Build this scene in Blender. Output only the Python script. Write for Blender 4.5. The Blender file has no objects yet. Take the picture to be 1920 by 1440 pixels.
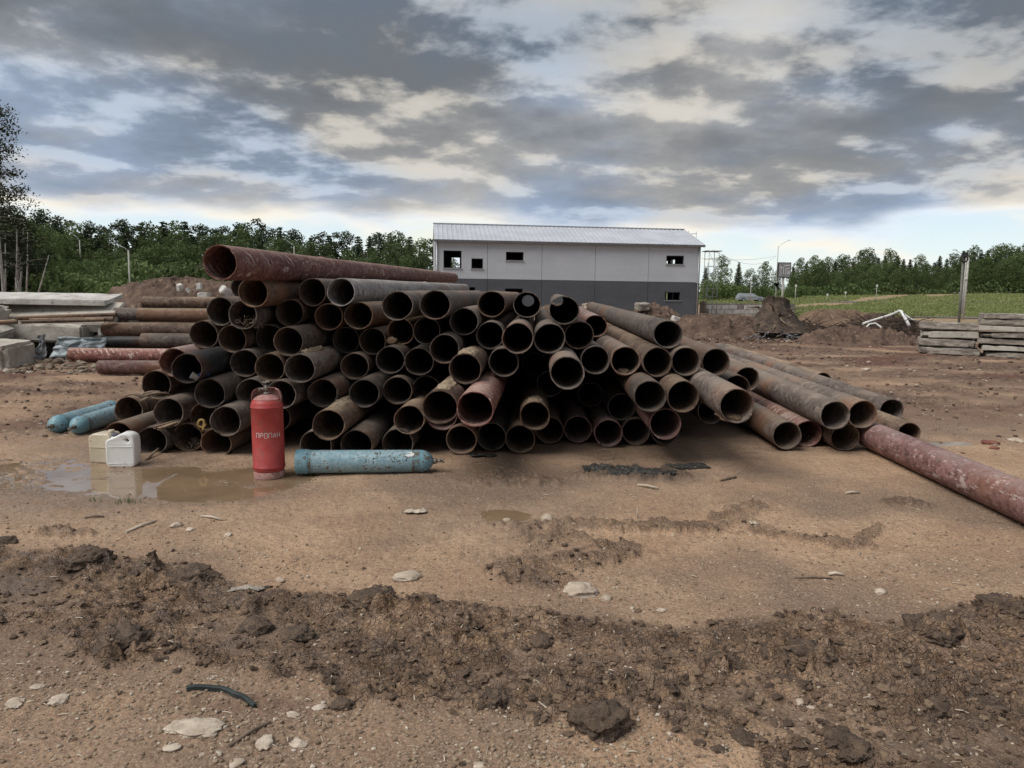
import bpy, bmesh, math, random
import numpy as np
from mathutils import Matrix, Vector
S = bpy.context.scene
COL = S.collection
R = math.radians
# ------------------------------------------------ camera
F, CX, CY, H = 1400.0, 960.0, 720.0, 1.75
PITCH, ROLL = 7.0, 0.8
cd = bpy.data.cameras.new('camera'); cam = bpy.data.objects.new('camera', cd); COL.objects.link(cam); S.camera = cam
cd.sensor_width = 36; cd.lens = 36*F/1920; cd.clip_start = 0.05; cd.clip_end = 3000
cam.matrix_world = Matrix.Translation((0, 0, H)) @ Matrix.Rotation(R(90-PITCH), 4, 'X') @ Matrix.Rotation(R(ROLL), 4, 'Z')
CM = np.array(cam.matrix_world.to_3x3())
# ------------------------------------------------ sun, exposure
SUN_EL, SUN_AZ = 52.0, -122.0      # azimuth of the sun, measured clockwise from +Y
sl = bpy.data.lights.new('sun', 'SUN'); sl.energy = 1.5; sl.angle = R(40); sl.color = (1, .95, .89)
so = bpy.data.objects.new('sun', sl); COL.objects.link(so)
sd = Vector((math.sin(R(SUN_AZ))*math.cos(R(SUN_EL)), math.cos(R(SUN_AZ))*math.cos(R(SUN_EL)), math.sin(R(SUN_EL))))
so.rotation_euler = sd.to_track_quat('Z', 'Y').to_euler(); so.location = (0, 0, 60)
S.view_settings.view_transform = 'Standard'; S.view_settings.look = 'None'; S.view_settings.gamma = 1
S.view_settings.exposure = 1.02; S.view_settings.use_curve_mapping = False
S.render.engine = 'CYCLES'
try:
    S.cycles.use_denoising = True; S.cycles.max_bounces = 6; S.cycles.diffuse_bounces = 3; S.cycles.glossy_bounces = 3
    S.cycles.transparent_max_bounces = 6; S.cycles.sample_clamp_indirect = 4
except Exception: pass
# ------------------------------------------------ node helper
class NT:
    def __init__(s, tree): s.t = tree; s.n = tree.nodes; s.l = tree.links
    def node(s, typ, **kw):
        n = s.n.new(typ)
        ins = kw.pop('ins', {})
        for k, v in kw.items(): setattr(n, k, v)
        for k, v in ins.items():
            if isinstance(v, bpy.types.NodeSocket): s.l.new(v, n.inputs[k])
            else: n.inputs[k].default_value = v
        return n
    def math(s, op, a, b=0.0, c=0.0, clamp=False):
        n = s.node('ShaderNodeMath', operation=op, use_clamp=clamp, ins={0: a, 1: b, 2: c}); return n.outputs[0]
    def vmath(s, op, a, b=(0, 0, 0)):
        n = s.node('ShaderNodeVectorMath', operation=op, ins={0: a, 1: b}); return n.outputs[0]
    def scalev(s, v, sc): return s.vmath('MULTIPLY', v, sc if hasattr(sc, '__len__') else (sc, sc, sc))
    def noise(s, vec, scale=5, detail=4, rough=.55, dist=0, lac=2.0, col=False):
        n = s.node('ShaderNodeTexNoise', ins={'Vector': vec, 'Scale': scale, 'Detail': detail, 'Roughness': rough, 'Distortion': dist, 'Lacunarity': lac})
        return n.outputs['Color' if col else 'Fac']
    def voro(s, vec, scale=5, feature='F1', out='Distance', rnd=1.0):
        n = s.node('ShaderNodeTexVoronoi', feature=feature, ins={'Vector': vec, 'Scale': scale, 'Randomness': rnd}); return n.outputs[out]
    def ss(s, v, a, b, lo=0.0, hi=1.0):
        n = s.node('ShaderNodeMapRange', interpolation_type='SMOOTHSTEP', ins={0: v, 1: a, 2: b, 3: lo, 4: hi}); return n.outputs[0]
    def mix(s, f, a, b, mode='MIX'):
        n = s.node('ShaderNodeMix', data_type='RGBA', blend_type=mode)
        for k, v in ((0, f), (6, a), (7, b)):
            if isinstance(v, bpy.types.NodeSocket): s.l.new(v, n.inputs[k])
            else: n.inputs[k].default_value = v if k == 0 else (*v[:3], 1)
        return n.outputs[2]
    def bump(s, h, strength=.5, dist=.01, normal=None):
        ins = {'Height': h, 'Strength': strength, 'Distance': dist}
        if normal is not None: ins['Normal'] = normal
        return s.node('ShaderNodeBump', ins=ins).outputs[0]
def material(name):
    m = bpy.data.materials.new(name); m.use_nodes = True; t = NT(m.node_tree)
    b = m.node_tree.nodes['Principled BSDF']
    return m, t, b
def setp(t, b, **kw):
    for k, v in kw.items():
        k = {'color': 'Base Color', 'rough': 'Roughness', 'metal': 'Metallic', 'normal': 'Normal', 'ior': 'IOR', 'spec': 'Specular IOR Level'}[k]
        if isinstance(v, bpy.types.NodeSocket): t.l.new(v, b.inputs[k])
        else: b.inputs[k].default_value = (*v, 1) if k == 'Base Color' else v
# ------------------------------------------------ world
# cloud masses: place in the layer, size, strength
BLOBS = [(-.15, 1.85, .75, .45, .20), (.52, 1.80, .22, .30, -.12), (-1.0, 1.95, .45, .22, -.08), (1.0, 1.75, .42, .42, .16), (.2, 2.45, 1.4, .35, .05), (-1.1, 1.55, .5, .3, .10)]
W = bpy.data.worlds.new('World'); S.world = W; W.use_nodes = True
w = NT(W.node_tree); bg = W.node_tree.nodes['Background']
sky = w.node('ShaderNodeTexSky', sky_type='NISHITA', sun_disc=False, sun_elevation=R(SUN_EL), sun_rotation=R(SUN_AZ), altitude=0, air_density=1.0, dust_density=2.0, ozone_density=1.0)
dirv = w.vmath('NORMALIZE', w.node('ShaderNodeTexCoord').outputs['Generated'])
sx = w.node('ShaderNodeSeparateXYZ', ins={0: dirv})
zc = w.math('MAXIMUM', sx.outputs[2], 0.0)
inv = w.math('DIVIDE', 1.0, w.math('ADD', zc, 0.21))
proj = w.node('ShaderNodeCombineXYZ', ins={0: w.math('MULTIPLY', sx.outputs[0], inv), 1: w.math('MULTIPLY', sx.outputs[1], inv), 2: 0.0}).outputs[0]
wr = w.vmath('SUBTRACT', w.noise(w.vmath('ADD', proj, (7.1, 2.3, 0)), 1.3, 4, .55, col=True), (.5, .5, .5))
pw = w.vmath('ADD', proj, w.scalev(wr, .12))
n1 = w.noise(w.vmath('ADD', pw, (5.1, 1.2, 8.3)), .42, 4, .5)
n2 = w.noise(w.vmath('ADD', pw, (8.7, 13.2, 1.3)), 1.0, 6, .50)
n3 = w.noise(w.vmath('ADD', pw, (23.7, 5.2, 9.3)), 2.7, 7, .56)
def blob(x, y, rx, ry, amp):          # large cloud masses at fixed places of the cloud layer
    v = w.vmath('MULTIPLY', w.vmath('SUBTRACT', proj, (x, y, 0)), (1/rx, 1/ry, 0))
    d = w.node('ShaderNodeVectorMath', operation='LENGTH', ins={0: v}).outputs['Value']
    return w.math('MULTIPLY', w.ss(d, 0.0, 1.0, 1.0, 0.0), amp)
dens = w.math('ADD', w.math('MULTIPLY', n1, .75), w.math('MULTIPLY', n2, .70))
dens = w.math('ADD', dens, w.math('MULTIPLY', n3, .30))
dens = w.math('SUBTRACT', dens, .235)
for bb in BLOBS:
    dens = w.math('ADD', dens, blob(*bb))
cover = w.ss(zc, .065, .135)            # the deck ends some degrees above the horizon
dens = w.math('ADD', dens, w.math('MULTIPLY', w.math('SUBTRACT', cover, 1.0), .42))
n2b = w.noise(w.vmath('ADD', pw, (8.7, 13.42, 1.3)), 1.0, 6, .50)
n3b = w.noise(w.vmath('ADD', pw, (23.7, 5.30, 9.3)), 2.7, 7, .56)
rel = w.math('ADD', w.math('SUBTRACT', n2b, n2), w.math('MULTIPLY', w.math('SUBTRACT', n3b, n3), .8))   # side of each billow
veil = w.ss(dens, .17, .35)
mid = w.ss(dens, .27, .46)
body = w.ss(w.math('ADD', dens, w.math('MULTIPLY', rel, .9)), .38, .84)
body = w.math('MULTIPLY', body, w.ss(zc, .10, .24, .62, 1.0))
warm = w.ss(w.noise(w.vmath('ADD', pw, (1.7, 31.2, 2.3)), 1.2, 3, .5), .40, .62)
bright = w.mix(warm, (6.8, 7.5, 8.3), (8.8, 8.1, 6.9))
midc = w.mix(warm, (3.0, 3.7, 4.9), (4.1, 4.05, 3.95))
dark = w.mix(warm, (1.25, 1.55, 2.0), (1.45, 1.55, 1.68))
low = w.ss(zc, 0.0, .19)
clear = w.mix(low, (8.3, 9.2, 8.8), (4.6, 6.3, 8.6))
glow = w.node('ShaderNodeVectorMath', operation='DOT_PRODUCT', ins={0: dirv, 1: (-.02, .995, .07)}).outputs['Value']
clear = w.mix(w.math('MULTIPLY', w.ss(glow, .975, 1.0), .75), clear, (9.4, 8.9, 6.9))
clear = w.mix(.80, sky.outputs[0], clear)
c = w.mix(veil, clear, bright); c = w.mix(mid, c, midc); c = w.mix(body, c, dark)
c = w.mix(w.math('MULTIPLY', w.ss(rel, .02, -.11), .38), c, w.mix(veil, clear, bright))
w.l.new(c, bg.inputs['Color']); bg.inputs['Strength'].default_value = .0595
# ------------------------------------------------ picture rays (to find where things stand)
def ray(px, py):
    d = CM @ np.array([(px-CX)/F, -(py-CY)/F, -1.0]); return d
def at(px, py, Y): d = ray(px, py); t = Y/d[1]; return np.array([d[0]*t, Y, H+d[2]*t])
def gr(px, py, z=0.0): d = ray(px, py); t = (z-H)/d[2]; return np.array([d[0]*t, d[1]*t, z])
def project(P):
    q = (np.asarray(P, float)-np.array([0, 0, H])) @ CM
    d = np.maximum(-q[..., 2], 1e-3)
    return CX+F*q[..., 0]/d, CY-F*q[..., 1]/d, -q[..., 2]
# ------------------------------------------------ noise in numpy
def _h(ix, iy, iz):
    n = (ix*374761393 + iy*668265263 + iz*2147483647*3 + iz*1274126177) & 0xffffffff
    n = ((n ^ (n >> 13))*1274126177) & 0xffffffff
    n = ((n ^ (n >> 15))*2246822519) & 0xffffffff
    return ((n ^ (n >> 16)) & 0xffff)/65535.0
def vn(x, y, z=None):
    x = np.asarray(x, float); y = np.asarray(y, float)
    ix = np.floor(x).astype(np.int64); iy = np.floor(y).astype(np.int64); fx = x-ix; fy = y-iy
    fx = fx*fx*fx*(fx*(fx*6-15)+10); fy = fy*fy*fy*(fy*(fy*6-15)+10)
    def pl(iz):
        a = _h(ix, iy, iz); b = _h(ix+1, iy, iz); c = _h(ix, iy+1, iz); d = _h(ix+1, iy+1, iz)
        return (a*(1-fx)+b*fx)*(1-fy)+(c*(1-fx)+d*fx)*fy
    if z is None: return pl(np.int64(7))*2-1
    z = np.asarray(z, float); iz = np.floor(z).astype(np.int64); fz = z-iz; fz = fz*fz*(3-2*fz)
    return (pl(iz)*(1-fz)+pl(iz+1)*fz)*2-1
def fbm(x, y, z=None, o=4, g=.5, l=2.03, ridge=False):
    s = 0; a = 1; t = 0
    for i in range(o):
        v = vn(x*l**i*(.86 if i % 2 else 1)+i*17.3+y*.2*(i % 2), y*l**i+i*9.1-x*.2*(i % 2), None if z is None else z*l**i+i*5.7)
        if ridge: v = 1-2*np.abs(v)
        s = s+v*a; t += a; a *= g
    return s/t
def sstep(v, a, b):
    t = np.clip((v-a)/(b-a), 0, 1); return t*t*(3-2*t)
# ------------------------------------------------ object helpers
def tag(o, label=None, cat=None, group=None, kind=None):
    if label: o['label'] = label
    if cat: o['category'] = cat
    if group: o['group'] = group
    if kind: o['kind'] = kind
    return o
def link(name, me, mats=None, parent=None, loc=None, rot=None):
    if mats:
        me.materials.clear()
        for m in (mats if isinstance(mats, (list, tuple)) else [mats]): me.materials.append(m)
    o = bpy.data.objects.new(name, me); COL.objects.link(o)
    if parent is not None: o.parent = parent
    if loc is not None: o.location = loc
    if rot is not None: o.rotation_euler = rot
    return o
def empty(name, loc, rz=0.0):
    o = bpy.data.objects.new(name, None); COL.objects.link(o); o.location = loc; o.rotation_euler = (0, 0, rz); o.empty_display_size = .2
    return o
def mesh_np(name, V, Fq, smooth=True, mi=None):
    V = np.asarray(V, np.float32); me = bpy.data.meshes.new(name)
    Fq = np.asarray(Fq, np.int32); k = Fq.shape[1]
    me.vertices.add(len(V)); me.vertices.foreach_set('co', V.ravel())
    me.loops.add(Fq.size); me.loops.foreach_set('vertex_index', Fq.ravel())
    me.polygons.add(len(Fq)); me.polygons.foreach_set('loop_start', np.arange(0, Fq.size, k, dtype=np.int32)); me.polygons.foreach_set('loop_total', np.full(len(Fq), k, np.int32))
    if mi is not None: me.polygons.foreach_set('material_index', np.asarray(mi, np.int32))
    me.polygons.foreach_set('use_smooth', np.full(len(Fq), smooth)); me.update(calc_edges=True)
    return me
def grid_faces(nr, nc, closed=False, off=0):
    c = np.arange(nc if closed else nc-1); r = np.arange(nr-1)
    rr, cc = np.meshgrid(r, c, indexing='ij'); c2 = (cc+1) % nc
    return (np.stack([rr*nc+cc, rr*nc+c2, (rr+1)*nc+c2, (rr+1)*nc+cc], -1).reshape(-1, 4)+off)
def attr(me, name, vals):
    a = me.attributes.new(name, 'FLOAT', 'POINT'); a.data.foreach_set('value', np.asarray(vals, np.float32))
class MB:
    """collects simple shapes into one mesh"""
    def __init__(s): s.bm = bmesh.new()
    def box(s, c, size, rot=None, bev=0.0, mi=0):
        r = bmesh.ops.create_cube(s.bm, size=1.0); vs = r['verts']
        M = Matrix.Translation(c) @ (rot.to_4x4() if rot is not None else Matrix.Identity(4)) @ Matrix.Diagonal((*size, 1))
        bmesh.ops.transform(s.bm, matrix=M, verts=vs)
        fs = {f for v in vs for f in v.link_faces}
        for f in fs: f.material_index = mi
        if bev > 0:
            es = list({e for v in vs for e in v.link_edges}); bmesh.ops.bevel(s.bm, geom=es, offset=bev, segments=2, affect='EDGES', profile=.6)
        return s
    def tube(s, a, b, r0, r1=None, seg=8, mi=0, caps=True):
        a = Vector(a); b = Vector(b); d = b-a
        M = Matrix.Translation((a+b)/2) @ d.to_track_quat('Z', 'Y').to_matrix().to_4x4()
        r = bmesh.ops.create_cone(s.bm, cap_ends=caps, segments=seg, radius1=r0, radius2=r0 if r1 is None else r1, depth=d.length, matrix=M)
        for f in {f for v in r['verts'] for f in v.link_faces}: f.material_index = mi; f.smooth = len(f.verts) == 4
        return s
    def path(s, pts, r, seg=8, mi=0, closed=False):
        n = len(pts); pts = [Vector(p) for p in pts]; rings = []; up = Vector((.13, .21, .97))
        for i, p in enumerate(pts):
            t = (pts[(i+1) % n if closed else min(i+1, n-1)]-pts[i-1 if (closed or i) else 0]).normalized()
            u = t.cross(up).normalized(); v = t.cross(u); rr = r[i] if hasattr(r, '__len__') else r
            rings.append([s.bm.verts.new(p+u*math.cos(2*math.pi*k/seg)*rr+v*math.sin(2*math.pi*k/seg)*rr) for k in range(seg)])
        for i in range(n if closed else n-1):
            A, B = rings[i], rings[(i+1) % n]
            for k in range(seg):
                f = s.bm.faces.new((A[k], A[(k+1) % seg], B[(k+1) % seg], B[k])); f.smooth = True; f.material_index = mi
        if not closed:
            for rg in (rings[0], rings[-1]):
                f = s.bm.faces.new(rg); f.material_index = mi
        return s
    def quad(s, pts, mi=0):
        f = s.bm.faces.new([s.bm.verts.new(p) for p in pts]); f.material_index = mi; return s
    def mesh(s, name, flat=False):
        bmesh.ops.recalc_face_normals(s.bm, faces=s.bm.faces)
        me = bpy.data.meshes.new(name); s.bm.to_mesh(me); s.bm.free(); return me
    def build(s, name, mats, parent=None, loc=None, rot=None): return link(name, s.mesh(name), mats, parent, loc, rot)
def lathe(prof, seg=48, name='lathe'):
    a = np.arange(seg)*2*math.pi/seg; V = []
    for r, z in prof: V.append(np.stack([r*np.cos(a), r*np.sin(a), np.full(seg, z)], 1))
    V = np.concatenate(V); Fq = grid_faces(len(prof), seg, True)
    me = mesh_np(name, V, Fq); me.set_sharp_from_angle(angle=R(50)); return me
def aim(d):
    return Vector(d).to_track_quat('Z', 'Y').to_matrix()
def ico(sub=2):
    bm = bmesh.new(); bmesh.ops.create_icosphere(bm, subdivisions=sub, radius=1.0)
    V = np.array([v.co[:] for v in bm.verts]); Fq = np.array([[v.index for v in f.verts] for f in bm.faces]); bm.free(); return V, Fq
ICO = {k: ico(k) for k in (1, 2, 3, 4, 5)}
def copy_tree(o, loc=None, rz=None, sc=None, parent=None):
    c = o.copy(); COL.objects.link(c)
    if parent is not None: c.parent = parent
    if loc is not None: c.location = loc
    if rz is not None: c.rotation_euler = (0, 0, rz)
    if sc is not None: c.scale = sc
    for ch in o.children: copy_tree(ch, parent=c)
    return c
# ------------------------------------------------ terrain
UP = [(-200, 1015), (0, 1028), (120, 1030), (220, 1062), (350, 1072), (430, 1100), (560, 1112), (700, 1118), (760, 1140), (860, 1128), (960, 1150), (1100, 1158), (1230, 1178), (1330, 1172), (1480, 1160), (1560, 1150), (1640, 1172), (1700, 1178), (1800, 1140), (1920, 1128), (2200, 1110)]
LO = [(-200, 1150), (0, 1168), (110, 1190), (180, 1245), (260, 1252), (300, 1228), (440, 1262), (600, 1268), (640, 1330), (700, 1300), (780, 1312), (900, 1338), (1000, 1330), (1080, 1350), (1190, 1340), (1260, 1372), (1400, 1400), (1440, 1470), (1700, 1600), (2200, 1700)]
CL = [(1128, 1368, 44, 'round dark mud clod standing alone in the foreground'), (225, 1215, 42, 'large dark mud clod at the lower rim of the mud band on the left'), (360, 1092, 40, 'dark clod at the upper rim of the mud band, right of the smaller ones'), (272, 1078, 32, 'dark clod left of the wide one on the upper rim'), (168, 1058, 32, 'clod standing on the upper rim near the left edge'), (8, 1018, 18, 'clod cut by the left edge of the picture'), (700, 1132, 38, 'bulky clod on the upper rim at the centre left'), (800, 1140, 28, 'clod on the upper rim next to a pale lump'), (480, 1178, 26, 'dark clod in the middle of the mud band, left half'), (560, 1192, 26, 'dark clod right of another one inside the band'), (1340, 1242, 34, 'dark clod in the right half beside the ring shaped one'), (1495, 1232, 56, 'ring shaped flattened dark clod at right'), (1705, 1232, 54, 'wide flat dark clod at right'), (1480, 1280, 34, 'dark clod below the ring shaped one'), (1360, 1242, 26, 'small dark clod close to the ring shaped one'), (1010, 1345, 28, 'flat dark clod left of the lone round one'), (1180, 1290, 38, 'wide dark clod above the lone round one'), (1745, 1190, 44, 'dark slab of mud near the right edge'), (1880, 1145, 36, 'dark lump at the right edge on the upper rim'), (1760, 1320, 44, 'long dark clod low on the right'), (1240, 1290, 30, 'dark clod right of the wide one'), (925, 1318, 26, 'clod at the lower rim, centre'), (640, 1325, 18, 'small clod on the sand below the band'), (1390, 1385, 20, 'small clod at the lower right foot of the band'), (1345, 1405, 12, 'tiny clod below the lower rim'), (1180, 1270, 16, 'small grey clod inside the band, centre'), (1850, 1330, 26, 'clod near the lower right corner'), (1590, 1410, 34, 'dark clod in the lower right corner mud'), (1015, 1205, 22, 'clod by the wet patch of the band')]
def macro(x, y):
    """height of the land without its small relief"""
    x = np.asarray(x, float); y = np.asarray(y, float)
    px = x/np.maximum(y, 5)
    rise = sstep(y, 75, 210)*(1.5+2.0*np.clip((px-.30)/.34, 0, 1))*sstep(px, .1, .28)
    left = -.3*sstep(y, 40, 80)*(1-sstep(px, -.3, .05))
    far = 3*sstep(y, 240, 700)
    return rise+left+far+.02*vn(x*.35, y*.35)*sstep(y, 13, 20)
def patch(px, py, cx, cy, rx, ry, rot=0.0):
    a = R(rot); dx = px-cx; dy = py-cy; u = dx*math.cos(a)+dy*math.sin(a); v = -dx*math.sin(a)+dy*math.cos(a)
    return np.exp(-((u/rx)**2+(v/ry)**2)**1.5)
def relief(x, y):
    """small relief and surface kinds near the camera: height, mud, red, wet, grass"""
    P = np.stack([x, y, np.zeros_like(x)], -1); px, py, dz = project(P)
    px = np.where(y > .5, px, 960.0); py = np.where(y > .5, py, 3000.0)
    wob = 16*fbm(x*2.2, y*2.2, o=4)+7*vn(x*9, y*9)
    up = np.interp(px, *zip(*UP)); lo = np.interp(px, *zip(*LO))
    wob2 = 34*fbm(x*5+9, y*6, o=4)
    mud = sstep(py+wob+wob2*.5, up-10, up+20)*(1-sstep(py+wob*1.3+wob2, lo-22, lo+22))
    mud = mud*(1-.5*sstep(fbm(x*2.1+4, y*3.0, o=4), .08, .30)*sstep(py, up+25, up+60)*(.35+.65*sstep(px, 650, 1100)))
    lip = np.exp(-((py+wob-up-14)/17)**2)*.9+.6*np.exp(-((py+wob-lo+12)/15)**2)*(px < 1250)
    side = sstep(y, 1.5, 2.2)
    mud *= side; lip *= side
    pat = 0
    for a in [(1150, 985, 250, 7, 1), (1380, 962, 60, 15, -14), (1480, 1003, 130, 9, 9), (1045, 1012, 100, 20, 8), (1000, 1052, 100, 24, -14), (990, 1085, 95, 19, 8), (1130, 1048, 78, 20, -12), (1200, 992, 190, 7, 2), (1385, 962, 62, 14, -12), (1450, 993, 95, 12, 12), (1560, 1018, 85, 13, 8), (1625, 1008, 34, 12, -25), (1700, 948, 55, 10, 0), (960, 905, 110, 14, 0), (1180, 890, 120, 14, 0), (120, 1000, 60, 8, 0), (420, 905, 80, 10, 0)]:
        pat = np.maximum(pat, patch(px, py+wob*.45, *a))
    pat = sstep(pat*(1+.75*fbm(x*7, y*9, o=4)), .30, .62)
    smooth_in = patch(px, py, 1500, 985, 110, 22, 8)+patch(px, py, 1040, 1035, 70, 10, -12)
    # height: coarse torn clods inside the mud band
    wx = x+.05*vn(x*7, y*7); wy = y+.05*vn(x*7+40, y*7)
    big = fbm(wx*3.1, wy*3.7, o=2); r1 = fbm(wx*8, wy*9.5, o=5, g=.58, ridge=True); r2 = fbm(wx*27, wy*31, o=3, g=.6, ridge=True)
    r3 = fbm(wx*70, wy*70, o=2, ridge=True)
    bw = .03*vn(x*16, y*16+7)
    b1 = 2*np.abs(vn((wx+bw)*9+3, (wy+bw)*12))-.6; b2 = 2*np.abs(vn((wx+bw)*21+13, (wy-bw)*27))-.6; b3 = 2*np.abs(vn((wx+bw)*46+23, (wy-bw)*55))-.6
    lump = .016*big+.010*r1+.019*b1*(.6+big)+.013*b2+.006*b3+.003*r3
    trk = np.sin((x*math.cos(.42)+y*math.sin(.42))*2*math.pi/.21+1.2*vn(x*4, y*4))*.5+.5   # lug prints pressed across the ruts
    rutline = np.exp(-((py+wob*.5-(up*.45+lo*.55))/38)**2)
    tread = (np.sin(((px-1000)*.55+(py-1200)*1.5)/22+1.5*vn(x*3, y*3))*.5+.5)*patch(px, py, 1150, 1240, 520, 95)
    flatten = rutline*sstep(fbm(x*1.4+5, y*1.4, o=2), -.25, .25)
    h = mud*((lump+.014)*(1-.72*flatten)+.02*(trk-.5)*(1-.5*flatten)-.012*tread) + lip*.020*(1+.8*r1) - .012*mud
    h = h + pat*(.026+.012*r1+.020*b1+.013*b2+.006*b3)*(1-np.clip(smooth_in, 0, .9))
    for (cx_, cy_, w_, lab_) in CL:
        if w_ < 24: continue
        a_ = sstep(patch(px, py+wob*.3, cx_, cy_, w_*1.2, w_*.55)*(1+.7*b1*.6), .2, .75)
        h = h+a_*w_/F*4.0*(.15+.08*r1+.22*b1+.12*b2)
        mud = np.maximum(mud, a_*.9)
    # compacted sandy soil: pits, faint tracks
    sand = 1-np.clip(mud+pat, 0, 1)
    fine = fbm(x*14, y*14, o=4, g=.6)
    h = h + sand*(.009*fbm(x*2.3, y*2.3, o=3)+.0065*fine+.004*fbm(x*31, y*31, o=3, ridge=True)+.004*np.clip(vn(x*60, y*60), .2, 1))*(1-sstep(y, 20, 60))
    for o_ in (0, .34, 1.75, 2.1):
        dd_ = (y-5.2+o_-.16*x+.12*np.sin(x*.7))/.085
        h = h - sand*.011*np.exp(-dd_**2)*(.6+.4*np.sin(x*2*math.pi/.11))*sstep(vn(x*.9+o_, y*.2), -.4, .2)
    crumb = np.clip(fbm(x*38, y*38, o=2), 0, 1)
    h = h + sand*.006*crumb*sstep(fbm(x*1.1+30, y*1.1, o=3), -.1, .35)
    # churned reddish yard around and behind the heap
    red = np.maximum(sstep(px, 1330, 1560)*sstep(y, 9.5, 12.5), sstep(-px, -420, -120)*sstep(y, 7.6, 9.2))
    red = red*(1-np.clip(patch(px, py, 70, 889, 260, 50)*1.3, 0, 1)); red = np.maximum(red, sstep(y, 13, 16))*(1-sstep(y, 46, 58))
    red = red*sstep(fbm(x*.5, y*.9, o=3), -.75, .15)
    rut = np.cos((y-.28*x+.5*vn(x*.5, y*.4))*2*math.pi/1.15)
    h = h + red*(.040*fbm(x*1.3, y*3.2, o=4, ridge=True)+.024*fbm(x*6, y*9, o=3, ridge=True)+.022*(np.abs(vn(x*5+3, y*8))*2-.6)+.012*(np.abs(vn(x*13+3, y*19))*2-.6)*(y < 20)+.045*rut*(.5+.5*np.sin(x*2*math.pi/.35)*.5))*(1-.6*sstep(y, 25, 45))
    redf = np.clip(patch(px, py, 160, 1120, 330, 90)*.35+patch(px, py, 480, 1320, 130, 24)*.6, 0, 1)*.8
    # the pool left of the red bottle and a shallow one in front of the heap
    d1 = np.maximum(patch(px, py+wob*.35, 330, 905, 235, 34, 0), patch(px, py+wob*.4, 70, 889, 190, 30, 0))
    d1 = np.maximum(d1, patch(px, py, 480, 895, 110, 24, 0))
    d2 = patch(px, py+wob*.2, 948, 964, 62, 15, 0); d3 = patch(px, py+wob*.2, 1775, 829, 60, 6, 0)
    isl = sstep(fbm(x*9+3, y*15, o=3), .10, .36)*sstep(-px, -330, -60)
    d1 = d1*(1-.75*isl)
    dep = np.maximum(np.maximum(d1*.040, d2*.026), d3*.05)
    h = h*(1-np.clip(d1*.55+d2*.7, 0, .8)) - dep
    h = h + .012*np.clip(fbm(x*5, y*5, o=3), 0, 1)*d1
    h = h - .010*patch(px, py, 250, 985, 500, 12)*0
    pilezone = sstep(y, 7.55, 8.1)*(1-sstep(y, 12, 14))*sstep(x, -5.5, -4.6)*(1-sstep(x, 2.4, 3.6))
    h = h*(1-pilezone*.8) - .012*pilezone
    wet = np.clip(np.maximum(patch(px, py+wob, 260, 905, 480, 100), .8*patch(px, py+wob, 950, 955, 220, 55))+.9*mud*flatten+.6*patch(px, py, 1150, 880, 300, 34)+.35*patch(px, py, 150, 1400, 260, 60), 0, 1)
    grass = sstep(y+4*vn(x*.12, y*.12)+1.5*vn(x*.7, y*.7), 57, 62)*sstep(px, 1440-y*1.0, 1500)
    grass = np.maximum(grass, sstep(y, 100, 130)); grass = np.maximum(grass, sstep(y, 48, 60)*(1-sstep(px, 740, 800)))
    trackz = np.exp(-((py-(579.5-(px-1486)*.033)+.8*vn(px/30, py/9))/1.9)**2)*sstep(px, 1470, 1500)*(y > 50)
    trackz = np.maximum(trackz, np.exp(-((py-(573.5-(px-1720)*.03))/4.5)**2)*.8*sstep(px, 1690, 1760)*(y > 50))
    trackz = np.maximum(trackz, np.exp(-((py-(601-(px-1500)*.006))/5.5)**2)*(y > 40)*(px > 1400))
    grass = grass*(1-.9*np.clip(trackz, 0, 1))
    mudt = np.clip(mud*(1-.15*flatten)+lip*.4+pat*.7*(1-.8*np.clip(smooth_in, 0, 1)), 0, 1)
    darkened = patch(px, py+wob*.5, 1200, 889, 110, 15, 2)+.35*pilezone  # dark patch by the black sheet, plus shade painted under the heap
    return h, mudt, np.maximum(red, redf), wet, grass, np.clip(darkened, 0, 1)
def terrain():
    ang = np.concatenate([np.linspace(-180, -52, 40)[:-1], np.linspace(-52, -41, 30)[:-1], np.linspace(-41, 41, 760)[:-1], np.linspace(41, 52, 30)[:-1], np.linspace(52, 180, 40)])
    r = [.4]
    while r[-1] < 2.0: r.append(r[-1]+.12)
    while r[-1] < 14: r.append(r[-1]*1.0046)
    while r[-1] < 900: r.append(r[-1]*(1.009 if r[-1] < 32 else 1.03))
    r = np.array(r); A, Rr = np.meshgrid(np.radians(ang), r)
    x = (Rr*np.sin(A)).ravel(); y = (Rr*np.cos(A)).ravel()
    h, mud, red, wet, grass, ch = relief(x, y); z = macro(x, y)+h
    V = np.stack([x, y, z], 1)
    fq = grid_faces(len(r), len(ang))[:, ::-1]
    ci = len(V); V = np.vstack([V, [[0, 0, 0]]])
    me = mesh_np('ground', V, fq)
    for nm, v in (('mud', mud), ('red', red), ('wet', wet), ('grass', grass), ('dark_shade', ch)): attr(me, nm, np.append(v, 0))
    return me
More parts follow.
